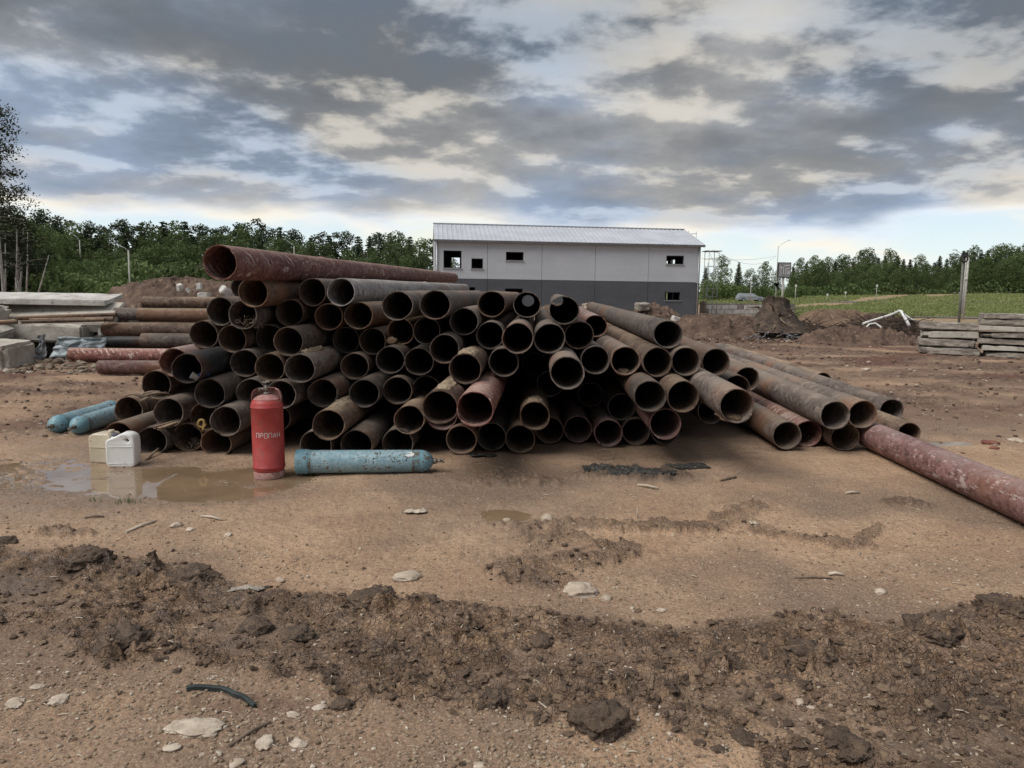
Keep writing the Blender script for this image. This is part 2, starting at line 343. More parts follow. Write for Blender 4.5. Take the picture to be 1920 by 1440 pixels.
def ground_mat():
    m, t, b = material('soil')
    pos = t.node('ShaderNodeNewGeometry').outputs['Position']
    A = lambda n: t.node('ShaderNodeAttribute', attribute_name=n).outputs['Fac']
    mud, red, wet, grass, ch = A('mud'), A('red'), A('wet'), A('grass'), A('dark_shade')
    nA = t.noise(pos, 1.3, 5, .6); nB = t.noise(pos, 9, 6, .65); nC = t.noise(pos, 70, 4, .7); nD = t.noise(t.vmath('ADD', pos, (9, 4, 2)), .45, 4, .55)
    sand = t.mix(t.ss(nA, .3, .7), (.39, .250, .158), (.51, .350, .228))
    sand = t.mix(t.ss(nD, .40, .62), sand, (.235, .162, .115))
    sand = t.mix(t.math('MULTIPLY', t.ss(nB, .45, .75), .55), sand, (.20, .128, .085))
    sand = t.mix(t.math('MULTIPLY', t.ss(nC, .50, .72), .75), sand, (.58, .45, .32))
    sand = t.mix(t.math('MULTIPLY', t.ss(nC, .47, .30), .8), sand, (.12, .082, .058))
    nF = t.noise(t.scalev(pos, (1, 1.25, 1)), 26, 6, .75); sand = t.mix(t.math('MULTIPLY', t.ss(nF, .51, .62), .6), sand, (.16, .10, .068))
    g2 = t.voro(t.vmath('ADD', pos, (3, 3, 0)), 34, out='Distance'); g2c = t.node('ShaderNodeSeparateColor', ins={0: t.voro(t.vmath('ADD', pos, (3, 3, 0)), 34, out='Color')})
    gm2 = t.math('MULTIPLY', t.ss(g2, .30, .22), t.ss(g2c.outputs[0], .90, .93)); sand = t.mix(gm2, sand, t.mix(g2c.outputs[1], (.52, .44, .34), (.22, .16, .12)))
    grit = t.voro(pos, 95, out='Distance'); gc = t.voro(pos, 95, out='Color')
    gs = t.node('ShaderNodeSeparateColor', ins={0: gc})
    gm = t.math('MULTIPLY', t.ss(grit, .34, .26), t.ss(gs.outputs[0], .78, .84))
    sand = t.mix(gm, sand, t.mix(gs.outputs[1], (.55, .46, .36), (.28, .20, .15)))
    mudc = t.mix(t.ss(nB, .35, .68), (.105, .070, .049), (.215, .142, .093))
    mudc = t.mix(t.ss(nA, .40, .56), mudc, t.mix(t.ss(nB, .4, .6), (.17, .108, .068), (.31, .205, .13)))
    mudc = t.mix(t.math('MULTIPLY', t.ss(nC, .5, .75), .5), mudc, (.24, .18, .13))
    redc = t.mix(t.ss(nB, .35, .65), (.095, .062, .048), (.22, .150, .108))
    nE = t.noise(t.scalev(pos, (1.0, 1.6, 1)), 2.6, 6, .7)
    redc = t.mix(t.ss(nE, .55, .68), redc, (.29, .20, .14)); redc = t.mix(t.math('MULTIPLY', t.ss(nF, .50, .60), .6), redc, (.075, .046, .036)); redc = t.mix(t.ss(nD, .46, .6), redc, (.14, .075, .056))
    vr = t.voro(t.scalev(pos, (1, 1.5, 1)), 9, out='Distance'); vc = t.node('ShaderNodeSeparateColor', ins={0: t.voro(t.scalev(pos, (1, 1.5, 1)), 9, out='Color')})
    redc = t.mix(t.math('MULTIPLY', t.ss(vr, .3, .2), t.ss(vc.outputs[0], .84, .88)), redc, (.42, .33, .25))
    gn = t.noise(t.scalev(pos, (.3, .6, 1)), 1.0, 6, .65)
    gc2 = t.mix(t.ss(gn, .38, .62), (.15, .20, .065), (.25, .275, .105)); gc2 = t.mix(t.ss(nD, .52, .66), gc2, (.31, .28, .14))
    gc2 = t.mix(t.math('MULTIPLY', t.ss(t.noise(pos, 3.5, 4, .7), .5, .7), .5), gc2, (.28, .29, .13))
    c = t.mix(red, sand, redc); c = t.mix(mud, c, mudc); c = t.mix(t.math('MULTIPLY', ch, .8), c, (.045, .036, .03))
    c = t.mix(t.math('MULTIPLY', wet, .52), c, t.mix(.6, c, (.09, .062, .042)))
    c = t.mix(grass, c, gc2)
    wv = t.math('MULTIPLY', wet, t.ss(t.noise(pos, 5, 3, .6), .3, .6))
    mw = t.math('MULTIPLY', mud, t.ss(t.noise(t.vmath('ADD', pos, (5, 5, 1)), 7, 4, .6), .42, .62))
    rough = t.math('SUBTRACT', .93, t.math('MAXIMUM', t.math('MULTIPLY', wv, .52), t.math('MULTIPLY', mw, .52)))
    wpos = t.vmath('ADD', pos, t.scalev(t.noise(pos, 14, 3, .6, col=True), .06))
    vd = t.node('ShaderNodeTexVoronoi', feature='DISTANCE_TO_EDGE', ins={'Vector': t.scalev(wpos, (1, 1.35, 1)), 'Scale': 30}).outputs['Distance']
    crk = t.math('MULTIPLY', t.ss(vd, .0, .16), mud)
    hh = t.math('ADD', t.math('MULTIPLY', nB, 1.0), t.math('MULTIPLY', nC, .35))
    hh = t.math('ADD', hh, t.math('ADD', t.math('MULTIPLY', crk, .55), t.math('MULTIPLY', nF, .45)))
    hh = t.math('ADD', hh, t.math('MULTIPLY', gm, .25))
    bst = t.math('SUBTRACT', .95, t.math('MULTIPLY', wet, .45))
    nrm = t.bump(hh, bst, .022)
    setp(t, b, color=c, rough=rough, normal=nrm, spec=t.math('ADD', .22, t.math('MULTIPLY', t.math('MAXIMUM', wv, mw), .45)))
    return m
M_SOIL = ground_mat()
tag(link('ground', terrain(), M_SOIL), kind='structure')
def gz(x, y):
    h = relief(np.atleast_1d(np.float64(x)), np.atleast_1d(np.float64(y)))[0]; return float(h[0]+macro(x, y))
# standing water
def water_mat():
    m, t, b = material('muddy_water')
    pos = t.node('ShaderNodeNewGeometry').outputs['Position']
    c = t.mix(t.ss(t.noise(pos, 2.2, 4), .35, .65), (.20, .138, .085), (.26, .18, .11))
    setp(t, b, color=c, rough=.02, ior=1.55, spec=.7, normal=t.bump(t.noise(t.scalev(pos, (1, .6, 1)), 7, 2), .06, .01)); return m
M_WATER = water_mat()
def puddle(x0, x1, y0, y1, z):
    n = 24; th = np.linspace(0, 2*math.pi, n, endpoint=False)
    V = [((x0+x1)/2, (y0+y1)/2, z)]+[((x0+x1)/2+(x1-x0)/2*math.cos(a), (y0+y1)/2+(y1-y0)/2*math.sin(a), z) for a in th]
    me = mesh_np('puddle', V, [(0, i+1, (i+1) % n+1) for i in range(n)])
    return tag(link('puddle', me, M_WATER), kind='structure')
g = lambda a, b_: gr(a, b_)
puddle(gr(0, 900)[0]-1.2, gr(600, 900)[0]+.1, gr(330, 965)[1], gr(330, 850)[1], -.0155)
puddle(gr(860, 965)[0], gr(1040, 965)[0], gr(950, 990)[1], gr(950, 935)[1], -.0145)
puddle(gr(1700, 829)[0], gr(1850, 829)[0], gr(1775, 842)[1], gr(1775, 818)[1], -.030)
# ------------------------------------------------ steel pipes
def pipe_mat(name, base, base2, scrape, scr_amt, dirt, dirt_amt, tape=0.0, rough=.72):
    m, t, b = material(name)
    oc = t.node('ShaderNodeTexCoord').outputs['Object']; rnd = t.node('ShaderNodeObjectInfo').outputs['Random']
    off = t.node('ShaderNodeCombineXYZ', ins={0: t.math('MULTIPLY', rnd, 37), 1: t.math('MULTIPLY', rnd, 91), 2: t.math('MULTIPLY', rnd, 53)}).outputs[0]
    v = t.vmath('ADD', oc, off)
    n1 = t.noise(t.scalev(v, (1, 1, .35)), 3.2, 6, .62); n2 = t.noise(v, 14, 6, .68); n3 = t.noise(t.scalev(v, (1, 1, .25)), 30, 4, .7)
    nL = t.noise(t.scalev(v, (.5, .5, .8)), 1.1, 3, .5)
    c = t.mix(t.ss(n1, .36, .64), base, base2)
    c = t.mix(t.math('MULTIPLY', t.ss(n2, .46, .62), .75), c, tuple(x*.4 for x in base))
    nf = t.noise(v, 6.5, 8, .72); c = t.mix(t.math('MULTIPLY', t.ss(nf, .545, .585), .6), c, tuple(min(1, x*1.5) for x in base2))
    c = t.mix(t.math('MULTIPLY', t.ss(nL, .5, .68), .6), c, (.19, .085, .042))       # rust bloom
    c = t.mix(t.math('MULTIPLY', t.ss(n3, .56, .72), scr_amt), c, scrape)
    if tape > 0:      # torn wrapping tape left in slanting scraps
        sep = t.node('ShaderNodeSeparateXYZ', ins={0: v})
        wv = t.node('ShaderNodeTexWave', wave_type='BANDS', bands_direction='DIAGONAL', wave_profile='SIN', ins={'Vector': t.scalev(v, (.9, .9, 1.5)), 'Scale': 3.2, 'Distortion': 4.0, 'Detail': 4.0, 'Detail Scale': 2.2, 'Detail Roughness': .7}).outputs['Fac']
        up_ = t.node('ShaderNodeSeparateXYZ', ins={0: t.node('ShaderNodeNewGeometry').outputs['Normal']}).outputs[2]
        tm = t.math('MULTIPLY', t.math('MULTIPLY', t.ss(wv, .80, .92), t.ss(t.noise(t.scalev(v, (1, 1, .6)), 6.0, 6, .75), .48, .56)), t.ss(up_, -.2, .45))
        tm2 = t.ss(t.noise(t.scalev(v, (1.4, 1.4, .8)), 4.2, 7, .75), .58, .64)
        tm = t.math('MAXIMUM', t.math('MULTIPLY', tm, min(1.0, max(0.0, tape*2-.8))), t.math('MULTIPLY', tm2, .9))
        c = t.mix(t.math('MULTIPLY', tm, tape), c, scrape)
    # earth and dust lying on the upper side of the pipe
    nz = t.node('ShaderNodeSeparateXYZ', ins={0: t.node('ShaderNodeNewGeometry').outputs['Normal']}).outputs[2]
    dm = t.math('MULTIPLY', t.ss(t.math('ADD', nz, t.math('MULTIPLY', t.math('SUBTRACT', n2, .5), 1.8)), .55, 1.15), dirt_amt)
    dm = t.math('MULTIPLY', dm, t.ss(nL, .3, .55)); c = t.mix(dm, c, dirt)
    vv = t.math('ADD', .70, t.math('MULTIPLY', rnd, .6)); c = t.mix(1.0, c, t.node('ShaderNodeCombineColor', ins={0: vv, 1: vv, 2: vv}).outputs[0], 'MULTIPLY')
    hh = t.math('ADD', t.math('MULTIPLY', n2, .6), n3)
    setp(t, b, color=c, rough=t.math('ADD', rough-.12, t.math('MULTIPLY', n2, .3)), normal=t.bump(hh, .55, .006), spec=.3)
    return m
PM = {
 'g': pipe_mat('weathered_grey_steel', (.085, .066, .056), (.145, .120, .104), (.27, .22, .18), .35, (.27, .215, .165), .55),
 'l': pipe_mat('pale_scaled_steel', (.21, .19, .18), (.30, .28, .27), (.46, .42, .38), .5, (.40, .34, .29), .5, tape=.35),
 'b': pipe_mat('brown_rusted_steel', (.100, .060, .042), (.165, .115, .085), (.33, .25, .18), .45, (.33, .25, .17), .85),
 'r': pipe_mat('red_primer_steel', (.150, .055, .046), (.215, .095, .08), (.55, .44, .38), .5, (.44, .31, .26), .8, tape=.95),
 'p': pipe_mat('faded_red_primer_steel', (.125, .060, .053), (.18, .10, .088), (.42, .35, .32), .45, (.38, .32, .29), .55, tape=.55),
 'f': pipe_mat('scuffed_mauve_primer_steel', (.120, .058, .052), (.17, .095, .088), (.52, .45, .42), .6, (.30, .23, .21), .5, tape=.5),
 'k': pipe_mat('black_coated_steel', (.022, .023, .026), (.04, .042, .046), (.10, .10, .105), .3, (.10, .09, .08), .4, rough=.5),
}
def inner_mat():
    m, t, b = material('rusty_pipe_bore')
    oc = t.node('ShaderNodeTexCoord').outputs['Object']; rnd = t.node('ShaderNodeObjectInfo').outputs['Random']
    v = t.vmath('ADD', oc, t.node('ShaderNodeCombineXYZ', ins={0: t.math('MULTIPLY', rnd, 31), 1: t.math('MULTIPLY', rnd, 17), 2: 0.0}).outputs[0])
    n = t.noise(v, 5, 6, .65); n2 = t.noise(v, 38, 4, .7)
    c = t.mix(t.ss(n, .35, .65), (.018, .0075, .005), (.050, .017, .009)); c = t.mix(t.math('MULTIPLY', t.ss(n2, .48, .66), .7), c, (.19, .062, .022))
    lo = t.node('ShaderNodeSeparateXYZ', ins={0: t.node('ShaderNodeNewGeometry').outputs['Normal']}).outputs[2]
    c = t.mix(t.math('MULTIPLY', t.ss(t.math('ADD', lo, n2), 1.0, 1.4), .8), c, (.26, .10, .036))   # orange rust along the bottom, with the lit glow there painted in
    setp(t, b, color=c, rough=.85, normal=t.bump(n2, .6, .006), spec=.03); return m
def rim_mat():
    m, t, b = material('cut_pipe_edge')
    v = t.node('ShaderNodeTexCoord').outputs['Object']; n = t.noise(v, 16, 4, .7)
    setp(t, b, color=t.mix(t.ss(n, .38, .62), (.19, .10, .06), (.36, .29, .23)), rough=.7, normal=t.bump(t.noise(v, 60, 3), .6, .004)); return m
M_BORE, M_RIM = inner_mat(), rim_mat()
def pipe_mesh(Rr, L, seed, joints=(), nl=20, seg=40):
    rs = np.random.RandomState(seed); a = np.arange(seg)*2*math.pi/seg
    def ringset(zs, rad, amp):
        out = []
        for z in zs:
            dz = amp*(vn(np.cos(a)*1.3+seed, np.sin(a)*1.3+z*.8)*1.0+.35*vn(np.cos(a)*4+seed, np.sin(a)*4+z*3))
            ov = .0055*math.cos(seed)*np.cos(2*a+seed)
            out.append(np.stack([(rad+dz+ov)*np.cos(a), (rad+dz+ov)*np.sin(a), np.full(seg, z)], 1))
        return out
    zs = list(np.concatenate([[0, .02, .05, .12], np.linspace(.3, L-.02, nl), [L]]))
    for j in joints: zs += [j-.03, j-.012, j, j+.012, j+.03]
    zs = sorted(zs)
    outer = ringset(zs, Rr, .0038)
    for i, z in enumerate(zs):
        for j in joints:
            if abs(z-j) < .001: outer[i][:, :2] *= 1+.011/Rr
    zi = [0, L*.004, L*.014, L*.035, L*.08, L*.16, L*.3, L*.5, L*.75, L]
    inner = ringset(zi, Rr-.011, .0030)
    jag = .006*vn(a*6+seed, a*0+seed*.3)+.009*vn(a*1.4+seed, a*0)+.030*np.exp(-((a-seed*1.7 % 6.28)/.13)**2)*(seed % 4 == 1)
    outer[0][:, 2] += jag; inner[0][:, 2] += jag+.001; outer[0][:, :2] *= 1-.0015/Rr
    V = np.concatenate(outer+inner); no = len(zs); ni = len(zi)
    fo = grid_faces(no, seg, True); fi = grid_faces(ni, seg, True, no*seg)[:, ::-1]
    k = np.arange(seg); k2 = (k+1) % seg; o = no*seg
    rim1 = np.stack([k2, k, o+k, o+k2], 1); oe = (no-1)*seg; ie = o+(ni-1)*seg
    rim2 = np.stack([oe+k, oe+k2, ie+k2, ie+k], 1)
    me = mesh_np('steel_pipe', V, np.concatenate([fo, fi, rim1, rim2]), mi=[0]*len(fo)+[1]*len(fi)+[2]*(2*seg))
    me.set_sharp_from_angle(angle=R(45)); return me
# px, py of the open end, its width in the picture, kind, label, options (vp = point the pipe runs to, L = length, r = radius, g = lies on the ground)
P = [
(412,492.5,66,'r','long red painted pipe topmost of the heap, flaking pale scraps and welded joint',dict(vp=(1006,538),L=19,j=(3.2,),dep=6.95)),
(456,540,46,'g','dark pipe tucked under the topmost red pipe, leftmost there',{}),
(474.8,548.3,54,'b','brown pipe directly under the front of the topmost red pipe',{}),
(413.3,583.8,53,'g','dark open pipe at upper left corner of heap, second down from the red one',{}),
(454.6,590,55,'g','pipe near upper left corner with dry stalks and dirt lying in its mouth',{}),
(585.8,547.7,51.5,'g','pipe just left of the pale scaled pipe under the long red pipe',{}),
(639,547.7,52,'l','pale grey scaled pipe running back under the long red pipe',dict(vp=(1003,540),L=15,j=(6.5,))),
(543,586.5,51.5,'b','mottled brown pipe in third row, right of the pipe with dry stalks',{}),
(616,594,52.5,'g','pipe in the gap beneath the pale scaled pipe, its left neighbour below',{}),
(672,591.7,51.5,'b','brown pipe beneath the pale scaled pipe with earthy lower lip',{}),
(745,573,56,'g','grey pipe right of the pale scaled pipe, on the upper slope',{}),
(815.4,571.7,56,'g','grey pipe on the top layer below the tip of the red pipe',dict(L=13)),
(869.6,603,52,'g','pipe below and between two top layer pipes left of the see-through one',{}),
(921.7,570,50,'b','top layer pipe with red-brown scraps, left neighbour of the see-through pipe',{}),
(988,571.5,49.5,'g','see-through top pipe with daylight ring at its far end',dict(vp=(991.5,561),dep=9.1,L=10.6)),
(1057.7,582,54.5,'g','top pipe right of centre whose far end shows daylight at upper left',dict(vp=(1036,552.6),dep=8.2,L=11.5)),
(1117,611.5,42,'p','smaller looking reddish pipe set far back right of the top pipes',dict(dep=10.6,vp=(1040,556))),
(1252.7,627,53.5,'g','long grey-brown pipe topmost on the right slope of the heap',dict(vp=(1018,558),L=12)),
(382,627.5,53,'b','pipe at left edge of heap, third from the top',{}),
(435.4,635.4,54,'b','rust bored pipe below the pipe with dry stalks',{}),
(505,633.8,50,'g','set back pipe between two rust bored pipes in the fourth row',{}),
(540.8,640.4,55.5,'g','fourth row pipe with a pale fleck on its top near the mouth',{}),
(649,637.7,49.5,'g','shadowed pipe in the fourth row, sixth from the left edge',{}),
(698.5,640,51,'b','brown pipe in the fourth row under the pipe with the earthy lip',{}),
(751,621.7,48,'b','deep shadowed pipe with clod of earth at its lower left edge',{}),
(800,620.6,51,'g','deep shadowed pipe under the grey top layer pipe',{}),
(833,654,56.5,'g','pipe with brighter rim and crumbly earth inside its lower lip',{}),
(918.8,628.8,52,'g','pipe below the red-brown scrap pipe, left of two big centre mouths',{}),
(970.4,634.4,58,'g','left one of two big dark mouths side by side at heap centre',dict(vp=(1000,556))),
(1030.6,634.6,57.5,'g','right one of two big dark mouths side by side at heap centre',dict(vp=(1005,556))),
(1086,628.8,53,'g','pipe under the small set back reddish pipe',dict(vp=(1020,556))),
(326,679.6,56,'p','reddish pipe at the left edge half behind the black pipe',{}),
(350.4,691,59.5,'k','black coated pipe with white paper cup and blue can in its mouth',dict(vp=(1010,552))),
(458,681,53,'g','pipe directly right of the black coated pipe',{}),
(505.6,689,55.5,'b','rusty pipe second to the right of the black coated pipe',{}),
(562,691,59,'g','protruding grey pipe with dried mud ridge along its top, left of centre',dict(vp=(1015,555))),
(664.6,686.7,52,'g','recessed pipe right of the mud ridged protruding pipe',{}),
(731.9,675,55,'g','fifth row pipe with a narrow bright rim under the clod of earth',{}),
(785.4,678,54,'g','fifth row pipe with rusty flakes inside its lower right',{}),
(872,691.5,60,'b','pipe with earth crusted yellowish top, above the big red pipe mouth',dict(vp=(990,560))),
(944.8,679.6,56,'g','pipe under the left big centre mouth, right of the earth crusted one',{}),
(1003,683,50,'g','barely visible pipe deep in the dark hollow at heap centre',dict(dep=9.9)),
(1064,699.8,64,'g','protruding grey pipe hanging over the dark hollow at heap centre',dict(vp=(1018,560))),
(1116.5,675.4,54,'g','pipe just right of the protruding pipe over the dark hollow',dict(vp=(1012,558))),
(1173,676.7,55,'g','grey pipe with silt lump in its mouth, second right of the hollow',dict(vp=(1012,556))),
(1232.7,679,56,'b','long brownish pipe below the topmost pipe of the right slope',dict(vp=(1012,556))),
(1286.5,678,54,'g','pipe between the brownish long pipe and the slope edge pipe',dict(vp=(1012,556))),
(1342.5,679,53.5,'g','grey pipe with rusty ragged mouth at the right slope edge',dict(vp=(1015,556))),
(1401,711,46,'g','half hidden pipe behind the slope edge with yellowish bore',dict(dep=9.7,vp=(1022,556))),
(1381,727.5,50,'g','pipe wedged above the big protruding right hand pipe',dict(vp=(1020,556),dep=9.0)),
(293,721.7,54,'b','left edge pipe with scraps of bark hanging over its lip',{}),
(353,729.6,50,'k','deep set pipe under the black coated pipe with grey rag',{}),
(393,737.5,58,'g','pipe below the black coated pipe with a clean round rim',{}),
(470.6,737,54,'g','pipe partly hidden by the valve of the red gas cylinder',{}),
(526,740,55,'g','pipe looking out right of the valve of the red gas cylinder',{}),
(604.6,737,55,'g','dusty pipe below the mud ridged protruding pipe',dict(vp=(1010,556))),
(683,737.5,54.5,'g','pipe above the crusted pipe, fourth right of the red gas cylinder',{}),
(745,732,54,'g','pipe deep in the sixth row with pinkish bore',{}),
(800,729.6,51,'g','dark pipe behind the left one of two big protruding mouths',{}),
(824.6,763.5,65,'b','big protruding brown pipe left of the red scraped one',dict(vp=(992,585))),
(828,780,55,'p','reddish pipe peeping out below the big protruding brown pipe',{}),
(890.4,767.5,69,'r','big protruding red scraped pipe with yellow-green bore',dict(vp=(990,590))),
(1031.5,719.6,52,'g','shaded pipe partly covered by the protruding pipe over the hollow',dict(dep=8.9)),
(1107,740,50,'g','pipe lost in shadow right of the dark hollow',dict(dep=9.6)),
(1002.9,780,56,'b','brown pipe with pale scratches over the bottom row centre',dict(vp=(1005,575))),
(1165,763,52.5,'g','shaded pipe above the pair of reddish bottom pipes',dict(vp=(1015,560))),
(1219,743,60,'g','left one of two grey-brown protruding pipes side by side on the right',dict(vp=(1020,560))),
(1281,743.8,60,'b','right one of two grey-brown protruding pipes side by side on the right',dict(vp=(1020,560))),
(1382,761,68,'g','large grey pipe jutting out lowest on the right slope, silt inside',dict(vp=(960,520),L=11.5)),
(241,770,56,'b','lowest left pipe with thick end collar and muddy bore',dict(collar=1)),
(315.8,773.8,55,'g','pipe holding two thin rusty tubes in its mouth',{}),
(383,781.7,54,'b','pipe with yellow frayed rope loop hanging in its mouth',{}),
(422.7,790,56.5,'g','pipe just left of the red gas cylinder, second row from the ground',{}),
(517.5,784,52,'g','pipe mostly hidden behind the red gas cylinder',{}),
(615.8,796.7,58,'b','crusted brown pipe jutting out over the lying blue cylinder',dict(vp=(1015,580))),
(766.9,787,57,'b','brown pipe over the nose end of the lying blue cylinder',dict(vp=(1000,575))),
(222.7,819,53,'g','bottom left corner pipe half behind the jerrycans',dict(g=1)),
(283.8,828,55,'g','ground pipe right of the white jerrycan with a stick in it',dict(g=1)),
(351.5,820,54,'b','ground pipe with bundle of dry roots in its mouth',dict(g=1)),
(404.8,830.4,56,'g','ground pipe close left of the red gas cylinder foot',dict(g=1)),
(591.7,834.8,54,'g','ground pipe behind the tail end of the lying blue cylinder',dict(g=1)),
(668,834,56,'g','ground pipe behind the middle of the lying blue cylinder',dict(g=1)),
(745.8,830.6,54.5,'g','ground pipe behind the nose of the lying blue cylinder',dict(g=1)),
(865,824.6,55,'g','first ground pipe right of the lying blue cylinder',dict(g=1)),
(921.7,819,53,'g','second ground pipe right of the lying blue cylinder',dict(g=1)),
(975,823.8,56.5,'b','ground pipe with yellowish rim below the scratched brown pipe',dict(g=1)),
(1030.4,806.7,52,'b','set back ground pipe right of the yellowish rimmed one',dict(g=1)),
(1084,805,51,'p','reddish tinted ground pipe at centre, third left of the doubled mouth',dict(g=1,vp=(1010,556))),
(1140.6,812.5,53.5,'p','red tinted ground pipe with pale round rim above the wire ring',dict(g=1,vp=(1010,556))),
(1192.5,809.4,51.5,'g','ground pipe between the red tinted one and the doubled mouth',dict(g=1,vp=(1010,556))),
(1247.7,794.8,60,'p','reddish pipe lying on another, front one of the doubled mouth',dict(vp=(1020,560))),
(1246.7,808.8,52,'g','ground pipe under the front one of the doubled mouth',dict(g=1,vp=(1015,556))),
(1333,771,51,'g','shaded ground pipe under the large jutting grey pipe',dict(dep=9.0,vp=(1015,556))),
(1475.6,817,53,'g','grey pipe on the ground right of the heap, nearest of the loose ones',dict(g=1,vp=(1030,530),dep=8.3)),
(1515,814,50,'r','dull red pipe on the ground between two grey pipes',dict(g=1,vp=(1030,535))),
(1566,779,55,'g','smooth grey pipe lying across the loose ground pipes on the right',dict(vp=(1010,535))),
(1584.4,820,52,'b','short brown ended ground pipe beside the fallen red pipe',dict(g=1)),
(1618,777,52,'g','dark mouthed pipe above the far tip of the fallen red pipe',dict(dep=8.3,vp=(1010,545))),
(1672,769,43,'g','rightmost open grey pipe lying on the ground behind the others',dict(g=1,vp=(1040,540))),
(1704,812,42,'b','thinner pipe with mouth half hidden by the fallen red pipe',dict(g=1,r=.135,vp=(1040,545))),
(1542,714,33,'b','far brown pipe on the ground showing only its small dark end',dict(g=1,vp=(1040,550),L=8)),
]
rsP = np.random.RandomState(11)
def solve():
    n = len(P); ry = []; dep = []; Lr = []; B = []; fix = []
    for i, (px, py, d, k, lab, o) in enumerate(P):
        r = o.get('r', .1625); dr = ray(px, py)
        if o.get('g'): Y = gr(px, py, r)[1]
        else: Y = o.get('dep', 2*r*F/(d+1.0))
        vx, vy = o.get('vp', (1000+rsP.uniform(-9, 9), 553+rsP.uniform(-3, 3)))
        dv = ray(vx, vy); dv = dv/np.linalg.norm(dv); L = o.get('L', rsP.uniform(10.6, 11.8))
        f = dr*(Y/dr[1])+np.array([0, 0, H]); ry.append(dr/dr[1]); dep.append(Y); Lr.append((L, r)); B.append(f+dv*L); fix.append(1.0 if 'g' in o or 'dep' in o else 0.0)
    ry = np.array(ry); dep = np.array(dep); dep0 = dep.copy(); B = np.array(B); B0 = B.copy(); Lr = np.array(Lr); fix = np.array(fix); r = Lr[:, 1]
    ys = np.arange(7.6, 21, .8)
    rr = r[:, None]+r[None, :]+.004
    for it in range(500):
        Fp = ry*dep[:, None]+np.array([0, 0, H])
        gB = np.zeros((n, 2)); gD = np.zeros(n)
        for Y in ys:
            t = (Y-Fp[:, 1])/(B[:, 1]-Fp[:, 1]); ok = (t >= -.02) & (t <= 1)
            x = Fp[:, 0]+(B[:, 0]-Fp[:, 0])*t; z = Fp[:, 2]+(B[:, 2]-Fp[:, 2])*t
            dx = x[:, None]-x[None]; dz = z[:, None]-z[None]; D = np.sqrt(dx*dx+dz*dz)+1e-6
            pen = np.where(ok[:, None] & ok[None] & (D < rr), rr-D, 0); np.fill_diagonal(pen, 0)
            fx = (pen*dx/D).sum(1); fz = (pen*dz/D).sum(1)
            fz += np.where(ok & (z < r), r-z, 0)*1.5
            tt = np.clip(t, 0, 1)*ok
            gB[:, 0] += fx*tt; gB[:, 1] += fz*tt
            gD += ok*(1-tt)*(fx*ry[:, 0]+fz*ry[:, 2])
        B[:, [0, 2]] += .10*gB; B[:, 2] = np.maximum(B[:, 2], r)
        dep += .10*gD*(1-fix*.8); dep = np.clip(dep, dep0-.3, dep0+.45)
        B[:, 0] += (B0[:, 0]-B[:, 0])*.002; B[:, 2] += (B0[:, 2]-B[:, 2])*.002
    return ry*dep[:, None]+np.array([0, 0, H]), B
PF, PB = solve()
PIPES = []
for i, (px, py, d, k, lab, o) in enumerate(P):
    f, b_ = PF[i], PB[i]; dv = b_-f; L = o.get('L', float(np.linalg.norm(dv))); r = o.get('r', .1625)
    me = pipe_mesh(r, L, i*3+5, o.get('j', ()))
    ob = link('steel_pipe', me, [PM[k], M_BORE, M_RIM], loc=f); ob.rotation_mode = 'QUATERNION'; ob.rotation_quaternion = Vector(dv).to_track_quat('Z', 'Y')
    tag(ob, lab, 'pipe', 'steel pipes in the heap' if px < 1460 else 'loose steel pipes right of the heap')
    PIPES.append((ob, f, dv/np.linalg.norm(dv), r))
    if o.get('collar'):
        me = lathe([(r+.001, .10), (r+.012, .10), (r+.014, .115), (r+.014, .17), (r+.010, .185), (r+.001, .185)], 40)
        link('end_collar', me, [PM['b']], parent=ob)
def lying(p0, p1, r, k, lab, grp, joints=()):
    p0 = Vector(p0); p1 = Vector(p1); me = pipe_mesh(r, (p1-p0).length, int(abs(p0.x*77+p0.z*31)) % 97+200, joints, seg=44)
    ob = link('steel_pipe', me, [PM[k], M_BORE, M_RIM], loc=p0); ob.rotation_mode = 'QUATERNION'; ob.rotation_quaternion = (p1-p0).to_track_quat('Z', 'Y')
    return tag(ob, lab, 'pipe', grp)
# the fallen red pipe
a0 = gr(1632, 815, .1625); a1 = gr(1920, 941, .1625); u = (a1-a0)/np.linalg.norm(a1-a0)
a0 = a0+u*-.05; lying(a0, a0+u*11, .1625, 'f', 'fallen dull red pipe running along the ground towards the viewer', 'loose steel pipes right of the heap')
# the side-on stack left behind the heap
for (x0, yc, Y, k, x1, lab) in [
  (133, 665, 16.75, 'r', -4.95, 'red pipe lying sideways with white flaked marks, second from the ground'),
  (187, 688.5, 14.75, 'p', -4.6, 'plain dull red pipe lying sideways lowest on the ground'),
  (202, 641, 17.9, 'k', -6.2, 'short dark pipe end between brown pipe and red pipe of the sideways stack'),
  (267, 637.5, 17.1, 'g', -4.95, 'grey pipe with rounded pale end lying sideways above the red ones'),
  (195, 617, 17.25, 'b', -4.95, 'longest brown pipe lying sideways in the middle of the sideways stack'),
  (217, 588.5, 18.5, 'g', -6.0, 'dark grey pipe end sticking out left, near the top of the sideways stack'),
  (261, 590.5, 17.9, 'b', -4.95, 'mottled brown pipe lying sideways, second from the top'),
  (270, 567.5, 18.6, 'b', -4.95, 'top pipe of the sideways stack with pale lumps of earth on it')]:
    p = at(x0, yc, Y); r = .142 if Y < 16 else .162
    p[2] = max(p[2], r); lying(p, (x1, Y+.05, p[2]+.02), r, k, lab, 'steel pipes lying sideways left of the heap')
